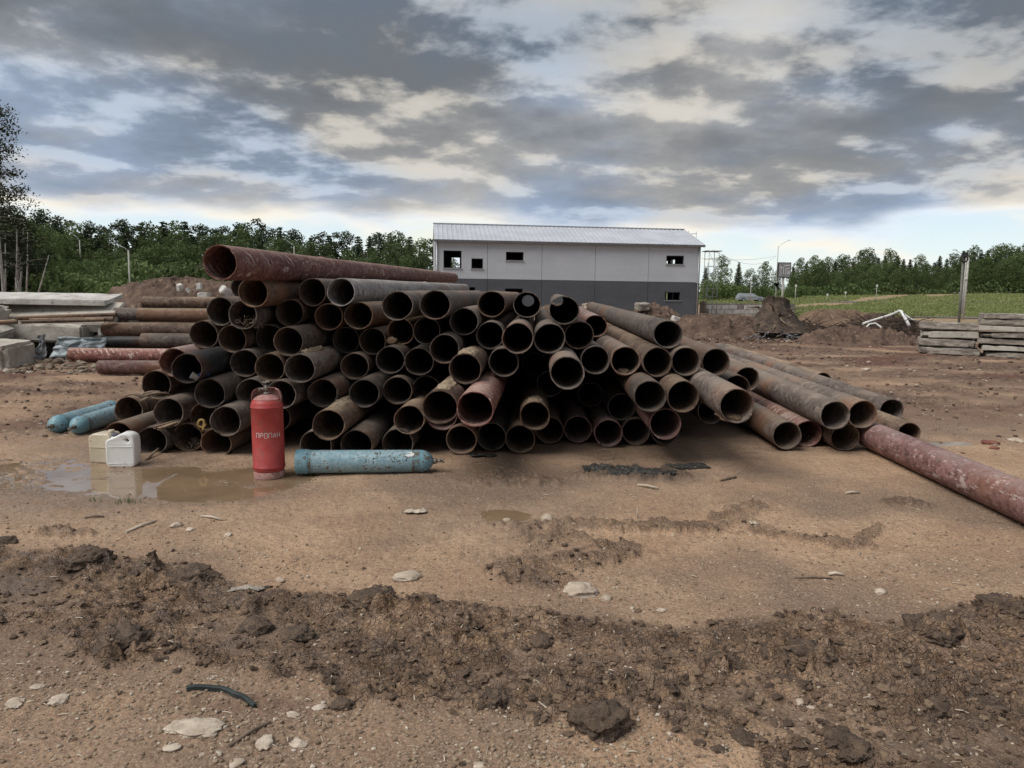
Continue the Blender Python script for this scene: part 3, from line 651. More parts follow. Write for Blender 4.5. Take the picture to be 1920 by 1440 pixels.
# ------------------------------------------------ plain materials
def surf(name, c1, c2, scale=4, rough=.8, bstr=.4, bdist=.01, c3=None, metal=0.0, sx=(1, 1, 1), spec=.35, obj=True):
    m, t, b = material(name)
    v = t.node('ShaderNodeTexCoord').outputs['Object'] if obj else t.node('ShaderNodeNewGeometry').outputs['Position']
    rnd = t.node('ShaderNodeObjectInfo').outputs['Random']
    v = t.vmath('ADD', t.scalev(v, sx), t.node('ShaderNodeCombineXYZ', ins={0: t.math('MULTIPLY', rnd, 13), 1: t.math('MULTIPLY', rnd, 29), 2: 0.0}).outputs[0])
    n = t.noise(v, scale, 6, .62); n2 = t.noise(v, scale*6, 4, .65)
    c = t.mix(t.ss(n, .34, .66), c1, c2)
    if c3: c = t.mix(t.ss(t.noise(v, scale*2.3, 7, .7), .55, .68), c, c3)
    setp(t, b, color=c, rough=rough, metal=metal, normal=t.bump(n2, bstr, bdist), spec=spec); return m
M_CONC = surf('weathered_concrete', (.36, .33, .28), (.50, .47, .41), 2.2, .88, .6, .02, c3=(.22, .19, .155))
M_CONC2 = surf('pale_concrete', (.46, .44, .40), (.63, .61, .57), 2.6, .85, .7, .03, c3=(.27, .24, .20))
M_CONC3 = surf('stained_concrete', (.17, .145, .12), (.40, .36, .31), 3.0, .9, .7, .02, c3=(.075, .06, .05), sx=(1, 1, 3))
M_GALV = surf('galvanised_steel', (.34, .35, .36), (.45, .46, .47), 3, .45, .1, .01, metal=.5)
M_POLE = surf('pole_concrete', (.33, .32, .29), (.45, .44, .40), 3, .85, .2, .01)
M_WHITEP = surf('white_plastic', (.66, .66, .62), (.75, .75, .72), 4, .5, .15, .004, c3=(.45, .42, .36))
M_DARK = surf('dark_metal', (.02, .02, .02), (.04, .04, .04), 5, .6, .1, .01)
M_WOOD = surf('weathered_wood', (.13, .095, .07), (.27, .21, .155), 6, .85, .5, .01, sx=(1, 1, .2))
M_ROT = surf('dark_rotten_wood', (.04, .03, .024), (.105, .075, .055), 4, .9, .8, .03, c3=(.17, .12, .085))
def wall_mat(name, c1, c2):
    m, t, b = material(name); p = t.node('ShaderNodeTexCoord').outputs['Object']
    n = t.noise(t.scalev(p, (.5, .5, 1.6)), .9, 5, .6); n2 = t.noise(t.scalev(p, (3, 3, .4)), 1.5, 4, .6)
    c = t.mix(t.ss(n, .3, .7), c1, c2); c = t.mix(t.math('MULTIPLY', t.ss(n2, .5, .75), .18), c, tuple(x*.75 for x in c1))
    setp(t, b, color=c, rough=.85, normal=t.bump(t.noise(p, 22, 3), .15, .01)); return m
M_WL = wall_mat('pale_grey_panel', (.415, .435, .465), (.46, .48, .51)); M_WD = wall_mat('dark_grey_panel', (.066, .071, .084), (.082, .088, .102))
M_ROOFS = surf('roof_sheet', (.50, .52, .57), (.58, .60, .65), .7, .45, .05, .01, metal=.15)
M_IN = surf('raw_inner_wall', (.16, .16, .16), (.22, .22, .21), 1, .9, .2, .01)
# ------------------------------------------------ building
BL = at(815, 500, 54.3)[:2]; BR = at(1313, 500, 56.6)[:2]
bu = BR-BL; BLEN = float(np.linalg.norm(bu)); bu = bu/BLEN; bn = np.array([-bu[1], bu[0]]); BW = 9.0; EAVE, RIDGE = 5.42, 6.86
bld = empty('building', (BL[0], BL[1], 0)); bld.rotation_euler = (0, 0, math.atan2(bu[1], bu[0]))
tag(bld, 'unfinished two-storey hall, pale grey above dark grey panels, empty window openings', 'building')
def on_plane(px, py, off=0.0):
    d = ray(px, py); o = BL+bn*off; t = (o @ bn)/(d[:2] @ bn); Pp = d[:2]*t
    return float((Pp-BL) @ bu), H+d[2]*t
def hole(x0, y0, x1, y1, off=0.0):
    a = on_plane(x0, y0, off); b_ = on_plane(x1, y1, off); return (a[0], b_[0], min(a[1], b_[1]), max(a[1], b_[1]))
HO = [hole(831.6, 469.4, 865.3, 503), hole(884, 484.4, 905.6, 504), hole(948.8, 472, 981.6, 488.8), hole(1249.7, 479, 1282, 496), hole(1247, 547.5, 1275, 563.5), hole(870, 538, 891, 556), hole(947, 540.6, 980, 556)]
BKH = [hole(846, 483, 862, 503, BW), hole(1248, 489, 1254.5, 496.5, BW), hole(1269.5, 486, 1277, 496.5, BW), hole(1250, 547, 1256, 562, BW), hole(1262, 547, 1266, 562, BW), hole(1006, 470, 1011, 500, BW)]
def wall_cells(mb, u0, u1, z0, z1, holes, y0, y1, mi=0):
    us = sorted({u0, u1, *[h[0] for h in holes if u0 < h[0] < u1], *[h[1] for h in holes if u0 < h[1] < u1]})
    zs = sorted({z0, z1, *[h[2] for h in holes if z0 < h[2] < z1], *[h[3] for h in holes if z0 < h[3] < z1]})
    solid = [[not any(h[0]-1e-6 <= (us[i]+us[i+1])/2 <= h[1]+1e-6 and h[2]-1e-6 <= (zs[j]+zs[j+1])/2 <= h[3]+1e-6 for h in holes) for j in range(len(zs)-1)] for i in range(len(us)-1)]
    S_ = lambda i, j: 0 <= i < len(us)-1 and 0 <= j < len(zs)-1 and solid[i][j]
    for i in range(len(us)-1):
        for j in range(len(zs)-1):
            if not solid[i][j]: continue
            a, b_, c_, d = us[i], us[i+1], zs[j], zs[j+1]
            mb.quad([(a, y0, c_), (b_, y0, c_), (b_, y0, d), (a, y0, d)], mi); mb.quad([(a, y1, c_), (a, y1, d), (b_, y1, d), (b_, y1, c_)], mi)
            if not S_(i-1, j): mb.quad([(a, y0, c_), (a, y0, d), (a, y1, d), (a, y1, c_)], mi)
            if not S_(i+1, j): mb.quad([(b_, y0, c_), (b_, y1, c_), (b_, y1, d), (b_, y0, d)], mi)
            if not S_(i, j-1): mb.quad([(a, y0, c_), (a, y1, c_), (b_, y1, c_), (b_, y0, c_)], mi)
            if not S_(i, j+1): mb.quad([(a, y0, d), (b_, y0, d), (b_, y1, d), (a, y1, d)], mi)
joints = [0]+[on_plane(x, 500)[0] for x in (914, 1016, 1116, 1216)]+[BLEN]
DIV = on_plane(1100, 526.3)[1]
for k in range(5):
    a, b_ = joints[k]+.012, joints[k+1]-.012
    mb = MB(); wall_cells(mb, a, b_, DIV+.01, EAVE, [h for h in HO], -.0, .2); mb.build('wall_panel', M_WL, bld)
    mb = MB(); wall_cells(mb, a, b_, -.3, DIV-.01, [h for h in HO], -.012, .19); mb.build('wall_panel', M_WD, bld)
for h in HO:
    mb = MB(); d_ = .05
    for (ua, ub, za, zb) in ((h[0]+.003, h[1]-.003, h[2]+.003, h[2]+d_), (h[0]+.003, h[1]-.003, h[3]-d_, h[3]-.003), (h[0]+.003, h[0]+d_, h[2]+d_, h[3]-d_), (h[1]-d_, h[1]-.003, h[2]+d_, h[3]-d_)):
        mb.box(((ua+ub)/2, .12, (za+zb)/2), (ub-ua, .10, zb-za))
    mb.build('window_frame', M_DARK, bld)
    mb = MB(); mb.box(((h[0]+h[1])/2, -.035, h[2]-.03), (h[1]-h[0]+.12, .09, .04)); mb.build('window_sill', M_GALV, bld)
mb = MB(); wall_cells(mb, .01, BLEN-.01, -.3, EAVE, BKH, BW-.2, BW); mb.build('back_wall', M_IN, bld)
def ghole(x0, y0, x1, y1):
    o = np.array([0.0, 0.0]); out = []
    for px, py in ((x0, y0), (x1, y1)):
        dd = ray(px, py); t = ((BL+bu*BLEN) @ bu)/(dd[:2] @ bu); out.append((float((dd[:2]*t-BL) @ bn), H+dd[2]*t))
    return (min(out[0][0], out[1][0]), max(out[0][0], out[1][0]), min(out[0][1], out[1][1]), max(out[0][1], out[1][1]))
GH = [ghole(1262, 487.5, 1269.5, 496.5), ghole(1248, 490, 1256, 496.5), ghole(1250, 549, 1255, 562.5), ghole(1264, 549, 1267, 562.5)]
print('gable openings', [[round(q, 2) for q in h_] for h_ in GH])
for u_ in (0, BLEN):
    for z0, z1, mt in ((-.3, DIV-.01, M_WD), (DIV+.01, EAVE, M_WL)):
        mb = MB(); wall_cells(mb, .205, BW-.205, z0, z1, GH if u_ else [], 0, .2)
        for v in mb.bm.verts: x, y, z = v.co; v.co = (u_+(-y if u_ else y), x, z)
        mb.build('gable_wall', mt, bld)
    mb = MB(); s_ = .02 if u_ == 0 else -.02
    for dx in (0, .16*(1 if u_ == 0 else -1)):
        mb.quad([(u_+s_+dx, .0, EAVE+.002), (u_+s_+dx, BW, EAVE+.002), (u_+s_+dx, BW/2, RIDGE-.04)])
    mb.build('gable_top', M_WL, bld)
mb = MB(); mb.box((BLEN/2, BW/2, DIV-.2), (BLEN-.5, BW-.5, .2)); mb.build('upper_floor', M_IN, bld)
mb = MB()
for u_ in joints[1:-1]: mb.box((u_, BW/2, 1.0), (.25, .25, DIV*2-2.7+.0)); mb.box((u_+.6, BW*.55, (DIV+EAVE)/2), (.15, BW*.8, EAVE-DIV-.05))
mb.build('inner_walls', M_IN, bld)
def roof_sheet(side):
    n = int(BLEN/.34); V = []; Fq = []
    xs = []
    for i in range(n+1):
        x = -.04+i*(BLEN+.22)/n; xs += [(x, 0), (x+.20, 0), (x+.225, .035), (x+.30, .035), (x+.325, 0)]
    xs = [(min(x, BLEN+.18), h) for x, h in xs]
    for (y, z) in ((-.32, EAVE-.06), (BW/2, RIDGE+.02)):
        for x, h in xs: V.append((x, y if side == 0 else BW-y, z+h+.05))
    m_ = len(xs)
    for (y, z) in ((-.32, EAVE-.06), (BW/2, RIDGE+.02)):
        for x, h in xs: V.append((x, y if side == 0 else BW-y, z+h+.02))
    for i in range(m_-1): Fq.append((i, i+1, m_+i+1, m_+i)); Fq.append((2*m_+i, 3*m_+i, 3*m_+i+1, 2*m_+i+1)); Fq.append((i, 2*m_+i, 2*m_+i+1, i+1))
    return mesh_np('roof', V, Fq, smooth=False)
for s_ in (0, 1): link('roof', roof_sheet(s_), M_ROOFS, parent=bld)
mb = MB(); mb.box((BLEN/2+.06, -.30, EAVE-.07), (BLEN+.3, .05, .16)); mb.build('eave_trim', surf('eave_trim_metal', (.10, .10, .105), (.14, .14, .145), 2, .6, .05), bld)
for x_ in (.15, BLEN-.15):
    mb = MB(); mb.tube((x_, -.08, .0), (x_, -.08, EAVE-.15), .05, seg=8); mb.build('downpipe', M_GALV, bld)
mb = MB(); mb.box((BLEN/2+.06, BW/2, RIDGE+.115), (BLEN+.3, .4, .04)); mb.build('ridge_cap', M_ROOFS, bld)
# scaffolding at the right end
def scaffold():
    p = at(1326, 560, 58.5); e = empty('scaffold_tower', (p[0], p[1], 0)); tag(e, 'thin steel scaffolding tower against the right end of the hall', 'scaffold')
    W_, D_, Ht = .75, 1.3, 5.2
    for x in (0, W_):
        for y in (0, D_): MB().tube((x, y, 0), (x, y, Ht), .024).build('scaffold_pole', M_GALV, e)
    for k in range(9):
        z = .5+k*.58; m_ = MB()
        m_.tube((0, 0, z), (W_, 0, z), .016, seg=6); m_.tube((0, D_, z), (W_, D_, z), .016, seg=6); m_.build('rung', M_GALV, e)
    for k, z in enumerate((1.9, 3.8, 5.1)):
        m_ = MB(); m_.tube((0, 0, z), (0, D_, z), .02, seg=6).tube((W_, 0, z), (W_, D_, z), .02, seg=6).tube((0, 0, z-.05), (W_, 0, z-1.6), .015, seg=6); m_.build('brace', M_GALV, e)
    MB().box((W_/2, D_/2, 5.14), (W_+.5, D_, .05)).build('deck_board', M_WOOD, e)
    m_ = MB()
    for z in (2.9, 1.2): m_.tube((-.12, -.2, z), (-.12, -.2, z+1.3), .02, seg=6)
    m_.build('ladder_rail', M_GALV, e)
    p = at(1298, 445, 61.0); e = empty('scaffolding', (p[0], p[1], 6.0)); tag(e, 'small scaffold frame sticking up behind the roof ridge at its right end', 'scaffold')
    m_ = MB(); m_.tube((-.32, 0, -6), (-.32, 0, .85), .022, seg=6); m_.tube((.32, 0, -6), (.32, 0, .8), .022, seg=6); m_.build('scaffold_pole', M_GALV, e)
    m_ = MB(); m_.tube((-.32, 0, .6), (.32, 0, .62), .02, seg=6); m_.tube((-.32, 0, .2), (.32, 0, .2), .02, seg=6); m_.build('rung', M_GALV, e)
scaffold()
# unfinished block wall beside it
def blocks():
    a = at(1318, 590, 61)[:2]; b_ = at(1490, 590, 66)[:2]; u_ = b_-a; L = np.linalg.norm(u_); e = empty('block_wall', (a[0], a[1], 0), math.atan2(u_[1], u_[0]))
    tag(e, 'low unfinished wall of pale concrete blocks running right from the hall', 'wall')
    rs = random.Random(4); base = None; bw = .86
    for r_ in range(3):
        x = (r_ % 2)*.43
        while x < L-.5:
            if r_ == 2 and (x > L*.66 or 3.2 < x < 4.1): x += bw+.03; continue
            w_ = bw*rs.uniform(.94, 1); m_ = MB(); m_.box((0, 0, 0), (w_, .38, .345), bev=.015)
            m_.build('concrete_block', M_CONC2, e, loc=(x+w_/2, rs.uniform(-.02, .02), .02+r_*.375)); x += bw+.035
    m_ = MB(); m_.box((L/2, .06, .02+.56), (L*.99, .2, 1.0)); m_.build('mortar_core', surf('mortar', (.20, .19, .17), (.27, .25, .23), 3, .9, .4), e)
    for k in range(5):
        m_ = MB(); x = -.55+k*.13; m_.box((x, -.25, .62), (.09, .05, 1.25+.12*math.sin(k*3)))
        o = m_.build('upright_plank', M_WOOD, e)
blocks()
# ------------------------------------------------ earth mounds
def mound(name, c, rx, ry, h, seed, label, cat='mound', mat=None, rough=.12, rot=0.0, flat=.0, n=110, sh=1.6):
    rr = np.linspace(0, 1, n); th = np.linspace(0, 2*math.pi, 2*n, endpoint=False); Rr, T = np.meshgrid(rr**.8, th, indexing='ij')
    x = Rr*np.cos(T)*rx*1.25; y = Rr*np.sin(T)*ry*1.25
    q = 1-np.clip(Rr*1.25, 0, 1.25)**sh + .22*fbm(x*1.1/min(rx, 2)+seed, y*1.1/min(ry, 2)+seed, o=3)
    q = np.where(q > 1-flat, (1-flat)+(q-1+flat)*.25, q)
    z = h*np.maximum(q, -.3)*(1-.0*Rr)
    amp = rough*(.4+.6*np.clip(q*3, 0, 1))
    z = z+amp*fbm(x*2.3+seed, y*2.3, o=5, g=.6, ridge=True)+amp*.35*fbm(x*9+seed, y*9, o=3, g=.6)
    z = np.where(Rr > .93, np.minimum(z, -.05), z)
    V = np.stack([x, y, z], -1).reshape(-1, 3); me = mesh_np(name, V, grid_faces(n, 2*n, True))
    attr(me, 'mud', np.zeros(len(V))); attr(me, 'red', np.ones(len(V)))
    o = link(name, me, mat or M_MOUND, loc=c, rot=(0, 0, rot)); return tag(o, label, cat)
M_MOUND = surf('loose_brown_earth', (.085, .056, .042), (.155, .105, .078), 1.6, .95, .9, .05, c3=(.24, .17, .125))
M_MOUND2 = surf('ochre_earth', (.12, .08, .055), (.20, .135, .09), 1.6, .95, .9, .05, c3=(.27, .19, .13))
M_MOUND3 = surf('dark_root_earth', (.05, .035, .028), (.11, .075, .055), 2.5, .95, 1, .05, c3=(.16, .11, .08))
def pos(px, py, Y): p = at(px, py, Y); return (p[0], Y, 0)
mound('earth_mound', pos(345, 560, 27), 3.9, 3.2, 2.65, 3, 'long brown earth mound behind the sideways pipes, in front of the wood', flat=.35, rough=.2)
mound('earth_mound', pos(255, 560, 25), 1.6, 1.6, 1.1, 9, 'low shoulder of brown earth at the left foot of the long mound', rough=.15)
mound('earth_mound', pos(1048, 600, 25), 2.2, 1.8, 1.55, 5, 'earth and rubble heap showing just behind the top pipes', rough=.2)
mound('earth_mound', pos(1225, 600, 42), 1.8, 1.5, 1.15, 7, 'small rubble heap against the dark wall of the hall', rough=.28)
mound('earth_mound', pos(1345, 600, 31), 2.6, 1.6, 1.15, 12, 'smooth brown earth mound left of the uprooted stump', rough=.22, flat=.35)
mound('earth_mound', pos(1455, 620, 31.5), 2.7, 1.9, .72, 21, 'dark root littered mound under the uprooted stump', mat=M_MOUND3, rough=.25)
mound('earth_mound', pos(1563, 610, 37), 2.5, 2.0, 1.35, 14, 'ochre earth mound behind, right of the uprooted stump', mat=M_MOUND2, rough=.18, flat=.3)
mound('earth_mound', pos(1650, 620, 31), 2.6, 1.4, .95, 17, 'dark mound of roots and branches under the white bent pipes', mat=M_MOUND3, rough=.25)
mound('earth_mound', pos(1610, 632, 28), 2.4, 1.1, .55, 18, 'low crumbly mound in front of the white bent pipes', rough=.25)
# stump
def stump():
    p = at(1452, 590, 31); e = empty('tree_stump', (p[0], 31, .30)); e.scale = (1.12, 1.12, .9); tag(e, 'uprooted tree stump with torn roots standing on a dark mound', 'stump')
    n, m_ = 40, 72; zz = np.linspace(0, 1.42, n); th = np.linspace(0, 2*math.pi, m_, endpoint=False); Z, T = np.meshgrid(zz, th, indexing='ij')
    rad = .44+.95*np.clip(1-Z/1.25, 0, 1)**1.6; rad = rad+.16*fbm(np.cos(T)*3, np.sin(T)*3, Z*.8, o=4)*(1+.6*(1-Z))+.05*fbm(np.cos(T)*9, np.sin(T)*9, Z*2, o=3)
    Zt = Z+.17*np.cos(T+2)*(Z/1.4)+.05*vn(np.cos(T)*3, np.sin(T)*3)*(Z/1.4)
    V = np.stack([rad*np.cos(T), rad*np.sin(T), Zt], -1).reshape(-1, 3)
    c = len(V); V = np.vstack([V, [[0, 0, 1.38]]]); fq = grid_faces(n, m_, True)
    cap = [(c-m_+k, c-m_+(k+1) % m_, c, c) for k in range(m_)]
    me = mesh_np('stump_body', V, fq)
    link('stump_body', me, M_ROT, parent=e)
    r2 = np.linspace(0, 1, 10); Rr, T2 = np.meshgrid(r2, th, indexing='ij'); rt = rad[-1][None, :]; zt = Zt[-1][None, :]*Rr+1.36*(1-Rr)
    V2 = np.stack([Rr*rt*np.cos(T2), Rr*rt*np.sin(T2), zt+.05*fbm(Rr*6*np.cos(T2), Rr*6*np.sin(T2), o=3)*(Rr < .98)], -1).reshape(-1, 3)
    link('cut_top', mesh_np('cut_top', V2, grid_faces(10, m_, True)), surf('torn_bark_earth', (.15, .085, .06), (.24, .145, .10), 5, .9, .9, .03), parent=e)
    rs = random.Random(8)
    for k in range(34):
        a = rs.uniform(0, 6.28); z = rs.uniform(.1, 1.1); L = rs.uniform(.35, 1.15); r0 = .55; d = Vector((math.cos(a), math.sin(a), rs.uniform(-.5, .45)))
        p0 = Vector((math.cos(a)*r0, math.sin(a)*r0, z)); pts = [p0]; 
        for q in range(5): d = (d+Vector((rs.uniform(-.3, .3), rs.uniform(-.3, .3), rs.uniform(-.3, .3)))).normalized(); pts.append(pts[-1]+d*L/5)
        MB().path(pts, [.045*(1-i/6.5) for i in range(6)], 6).build('root', M_ROT if k % 3 else M_WOOD, e)
stump()
# ------------------------------------------------ branch and brush litter
def brush(name, c, rx, ry, h, n, seed, mat, label, lmin=.3, lmax=1.3, r=.018):
    rs = random.Random(seed); mb = MB()
    for k in range(n):
        a = rs.uniform(0, 6.28); q = rs.random()**.5; x = q*rx*math.cos(a); y = q*ry*math.sin(a); z = h*(1-q*q)+rs.uniform(-.05, .12)
        L = rs.uniform(lmin, lmax); b_ = rs.uniform(0, 6.28); d = Vector((math.cos(b_), math.sin(b_)*.8, rs.uniform(-.25, .45))).normalized()
        p = Vector((x, y, z)); p2 = p+d*L*.5+Vector((0, 0, rs.uniform(-.06, .06))); p3 = p+d*L
        mb.path([p, p2, p3], [r*rs.uniform(.6, 1.4), r, r*.5], 5)
    o = mb.build(name, mat, loc=c); return tag(o, label, 'brush', kind='stuff')
brush('branch_litter', pos(1660, 620, 30.3), 2.3, 1.2, .95, 150, 1, M_ROT, 'tangle of dark roots and branches under the white bent pipes')
brush('branch_litter', pos(1520, 625, 31), 1.6, 1.2, .55, 90, 2, M_ROT, 'dark broken roots right of the stump')
brush('branch_litter', pos(1470, 640, 29.6), 1.8, .6, .22, 60, 3, surf('grey_litter', (.12, .12, .13), (.25, .25, .26), 5, .8, .3), 'grey scraps at the foot of the stump mound', .1, .5, .03)
brush('branch_litter', pos(1360, 618, 30), 2.2, 1.3, .7, 40, 4, M_WOOD, 'sticks on the smooth mound', .15, .6, .012)
brush('branch_litter', pos(1228, 590, 41.2), 1.3, .9, .9, 30, 5, M_WOOD, 'sticks and boards on the rubble by the hall', .2, .8, .02)
def beam(name, a, b_, w_, h_, mat, label, cat, grp=None, bev=.01):
    a = Vector(a); b_ = Vector(b_); d = b_-a; m_ = MB(); m_.box((0, 0, 0), (w_, h_, d.length), bev=bev)
    o = m_.build(name, mat, loc=(a+b_)/2); o.rotation_mode = 'QUATERNION'; o.rotation_quaternion = d.to_track_quat('Z', 'Y'); return tag(o, label, cat, grp)
T = lambda a, b_, Y: tuple(at(a, b_, Y))
def bent(pts, r, label, grp):
    o = MB().path(pts, r, 10).build('plastic_pipe', M_WHITEP); return tag(o, label, 'pipe', grp)
bent([T(1618, 607, 29.6), T(1632, 602, 29.7), T(1668, 591, 29.9), T(1686, 583, 30)], .047, 'white plastic pipe rising to the right on the brush mound', 'white pipes on the brush mound')
bent([T(1685, 583, 30), T(1690, 584, 29.9), T(1697, 596, 29.6), T(1705, 611, 29.3)], .062, 'white plastic pipe bent steeply down to the right on the brush mound', 'white pipes on the brush mound')
bent([T(1692, 587, 30.3), T(1706, 597, 30.3), T(1720, 604, 30.2)], .038, 'thin white plastic pipe leaning behind the bent one', 'white pipes on the brush mound')
bent([T(1622, 616, 29.2), T(1630, 608, 29.3), T(1641, 606, 29.3), T(1650, 612, 29.2), T(1657, 619, 29.1)], .034, 'white hoop shaped scrap low on the brush mound', 'white pipes on the brush mound')
beam('timber_pole', T(1556, 580, 30.5), T(1604, 623, 29.4), .06, .05, M_WOOD, 'long thin pole leaning across the left side of the brush mound', 'pole')
beam('timber_pole', T(1585, 607, 29.6), T(1618, 618, 29.4), .09, .07, M_WOOD, 'short pale pole lying at the left foot of the brush mound', 'pole')
beam('timber_pole', T(1468, 600, 30.5), T(1482, 592, 30.2), .1, .09, M_WOOD, 'stub of branch sticking out right of the stump', 'pole')
# ------------------------------------------------ concrete slabs
def rough_slab(size, seed, amp=.02, cuts=(14, 5, 2), bite=.06):
    bm = bmesh.new(); bmesh.ops.create_cube(bm, size=1.0)
    bmesh.ops.transform(bm, matrix=Matrix.Diagonal((*size, 1)), verts=bm.verts)
    bmesh.ops.bevel(bm, geom=list(bm.edges), offset=min(size)*.12, segments=2, affect='EDGES')
    bmesh.ops.subdivide_edges(bm, edges=[e for e in bm.edges if e.calc_length() > max(size)*.4], cuts=cuts[0], use_grid_fill=True)
    bmesh.ops.subdivide_edges(bm, edges=[e for e in bm.edges if e.calc_length() > max(size)*.12], cuts=cuts[1], use_grid_fill=True)
    me = bpy.data.meshes.new('slab'); bm.to_mesh(me); bm.free(); V = np.zeros(len(me.vertices)*3, np.float32); me.vertices.foreach_get('co', V); V = V.reshape(-1, 3).astype(float)
    s_ = seed*7.3; x, y, z = V.T
    N = V/np.array(size)*2; e = (np.abs(N) > .8).sum(1)
    for ax in range(3):
        V[:, ax] += amp*(.45 if ax == 2 else 1)*fbm(x*4+s_+ax*9, y*4, z*4, o=4)+np.sign(-N[:, ax])*(e >= 2)*bite*np.clip(fbm(x*3+s_, y*3+5, z*3, o=3)-.05, 0, 1)
    me.vertices.foreach_set('co', V.astype(np.float32).ravel()); me.polygons.foreach_set('use_smooth', np.ones(len(me.polygons), bool)); me.set_sharp_from_angle(angle=R(35)); return me
def slab(c, size, rot, seed, mat, label, grp, amp=.015, bite=.06, name='concrete_slab', cat='slab'):
    me = rough_slab(size, seed, amp, bite=bite); o = link(name, me, mat, loc=c, rot=rot); return tag(o, label, cat, grp)
rs = random.Random(5)
ORD = ['lowest', 'second', 'third', 'fourth', 'fifth', 'sixth', 'topmost']
for (stk, A_, B_, n, nm) in (('left', at(1729, 600, 23.4), at(1840, 600, 22.7), 4, 'shorter'), ('right', at(1842, 600, 22.6), at(2010, 600, 21.6), 7, 'taller')):
    zt = {'left': 1.02, 'right': 1.34}[stk]; th_ = zt/n*.86; ux = (B_-A_)[:2]; L = float(np.linalg.norm(ux)); ux = ux/L; nx = np.array([-ux[1], ux[0]]); ang_ = math.atan2(ux[1], ux[0])
    for k in range(n):
        zc_ = zt*(k+.5)/n; c_ = (A_[:2]+B_[:2])/2+nx*.65+ux*rs.uniform(-.07, .07)+(ux*.15 if (k == 0 and stk == 'right') else 0)
        o_ = ORD[k] if k < n-1 else 'topmost'
        mt = M_CONC3 if (k+(stk == 'right')) % 3 != 2 else M_CONC
        slab((c_[0], c_[1], zc_), (L+rs.uniform(-.05, .05), 1.3, th_*rs.uniform(.88, 1.05)), (R(rs.uniform(-.6, .6)), R(rs.uniform(-1.2, 1.2)), ang_+R(rs.uniform(-2, 2))), k+n*7, mt, f'{o_} stained concrete slab of the {nm} stack at the right edge', f'slabs of the {nm} stack', .022, .16)
# rubble on the left
slab((-11.95, 18.62, 1.44), (3.9, 1.15, .14), (R(8), R(.4), R(7)), 1, M_CONC2, 'white topmost concrete slab of the left heap', 'concrete pieces left', .008, .05)
slab((-11.2, 18.3, 1.0), (3.0, 1.2, .26), (R(24), R(-.6), R(1.2)), 2, M_CONC, 'sloping pale slab with rust streaks under the white topmost slab', 'concrete pieces left', .012, .05)
slab((-11.15, 17.75, .65), (2.1, .6, .43), (0, R(1), R(2)), 3, M_CONC, 'notched concrete beam above the crumpled sheet metal', 'concrete pieces left', .03, .12, 'concrete_beam', 'beam')
slab((-9.8, 17.95, .72), (.24, .3, .30), (0, R(-3), R(8)), 4, M_CONC2, 'small pale block between the notched beam and the brown pipe', 'concrete pieces left', .01, .03, 'concrete_block', 'block')
slab((-11.35, 16.1, .24), (1.55, 1.0, .62), (R(4), R(2), R(-6)), 5, M_CONC, 'broken concrete block on the ground at the left edge', 'concrete pieces left', .06, .22, 'concrete_block', 'block')
slab((-12.1, 16.9, .78), (1.2, .8, .35), (R(10), R(24), R(8)), 6, M_CONC, 'tilted concrete slab resting on the broken block at the left edge', 'concrete pieces left', .03, .12)
slab((-12.6, 17.3, 1.15), (1.5, .9, .5), (R(0), R(12), R(20)), 7, M_CONC, 'rough concrete lump at the left edge below the white slab', 'concrete pieces left', .06, .2, 'concrete_block', 'block')
slab((-11.9, 17.6, .25), (1.1, .8, .5), (R(0), R(-4), R(12)), 8, M_CONC3, 'shadowed concrete block under the notched beam', 'concrete pieces left', .05, .15, 'concrete_block', 'block')
slab((-9.9, 18.6, .3), (1.2, 1.6, .6), (0, 0, R(3)), 9, M_CONC3, 'dark supporting block under the sloping slab', 'concrete pieces left', .03, .1, 'concrete_block', 'block')
slab((-12.1, 19.6, .5), (2.6, 2.0, 1.0), (0, 0, R(3)), 10, M_CONC3, 'large block in shade carrying the white slab', 'concrete pieces left', .03, .1, 'concrete_block', 'block')
slab((-10.4, 19.3, .6), (1.4, 1.2, .9), (0, 0, R(3)), 11, M_CONC3, 'second shaded block under the right half of the white slab', 'concrete pieces left', .03, .1, 'concrete_block', 'block')
# thin pipes on the rubble
for (xa, ya, xb, yb, Y, r, lab) in ((29, 597, 218, 590, 16.9, .052, 'thin brown pipe lying highest across the rubble'), (57, 601, 213, 598, 16.7, .052, 'thin brown pipe with dark round mouth, second across the rubble'), (40, 604, 196, 600, 16.6, .045, 'thin brown pipe lying lowest across the rubble'), (-60, 608, 33, 603, 16.5, .055, 'thin pipe coming in from the left edge over the rubble')):
    a = Vector(at(xa, ya, Y)); b_ = Vector(at(xb, yb, Y+.4)); me = pipe_mesh(r, (b_-a).length, xa+70, (), nl=6, seg=20)
    # thinner wall than the big pipes
    o = link('thin_pipe', me, [PM['b'], M_BORE, M_RIM], loc=a); o.rotation_mode = 'QUATERNION'; o.rotation_quaternion = (b_-a).to_track_quat('Z', 'Y'); tag(o, lab, 'pipe', 'thin pipes on the rubble')
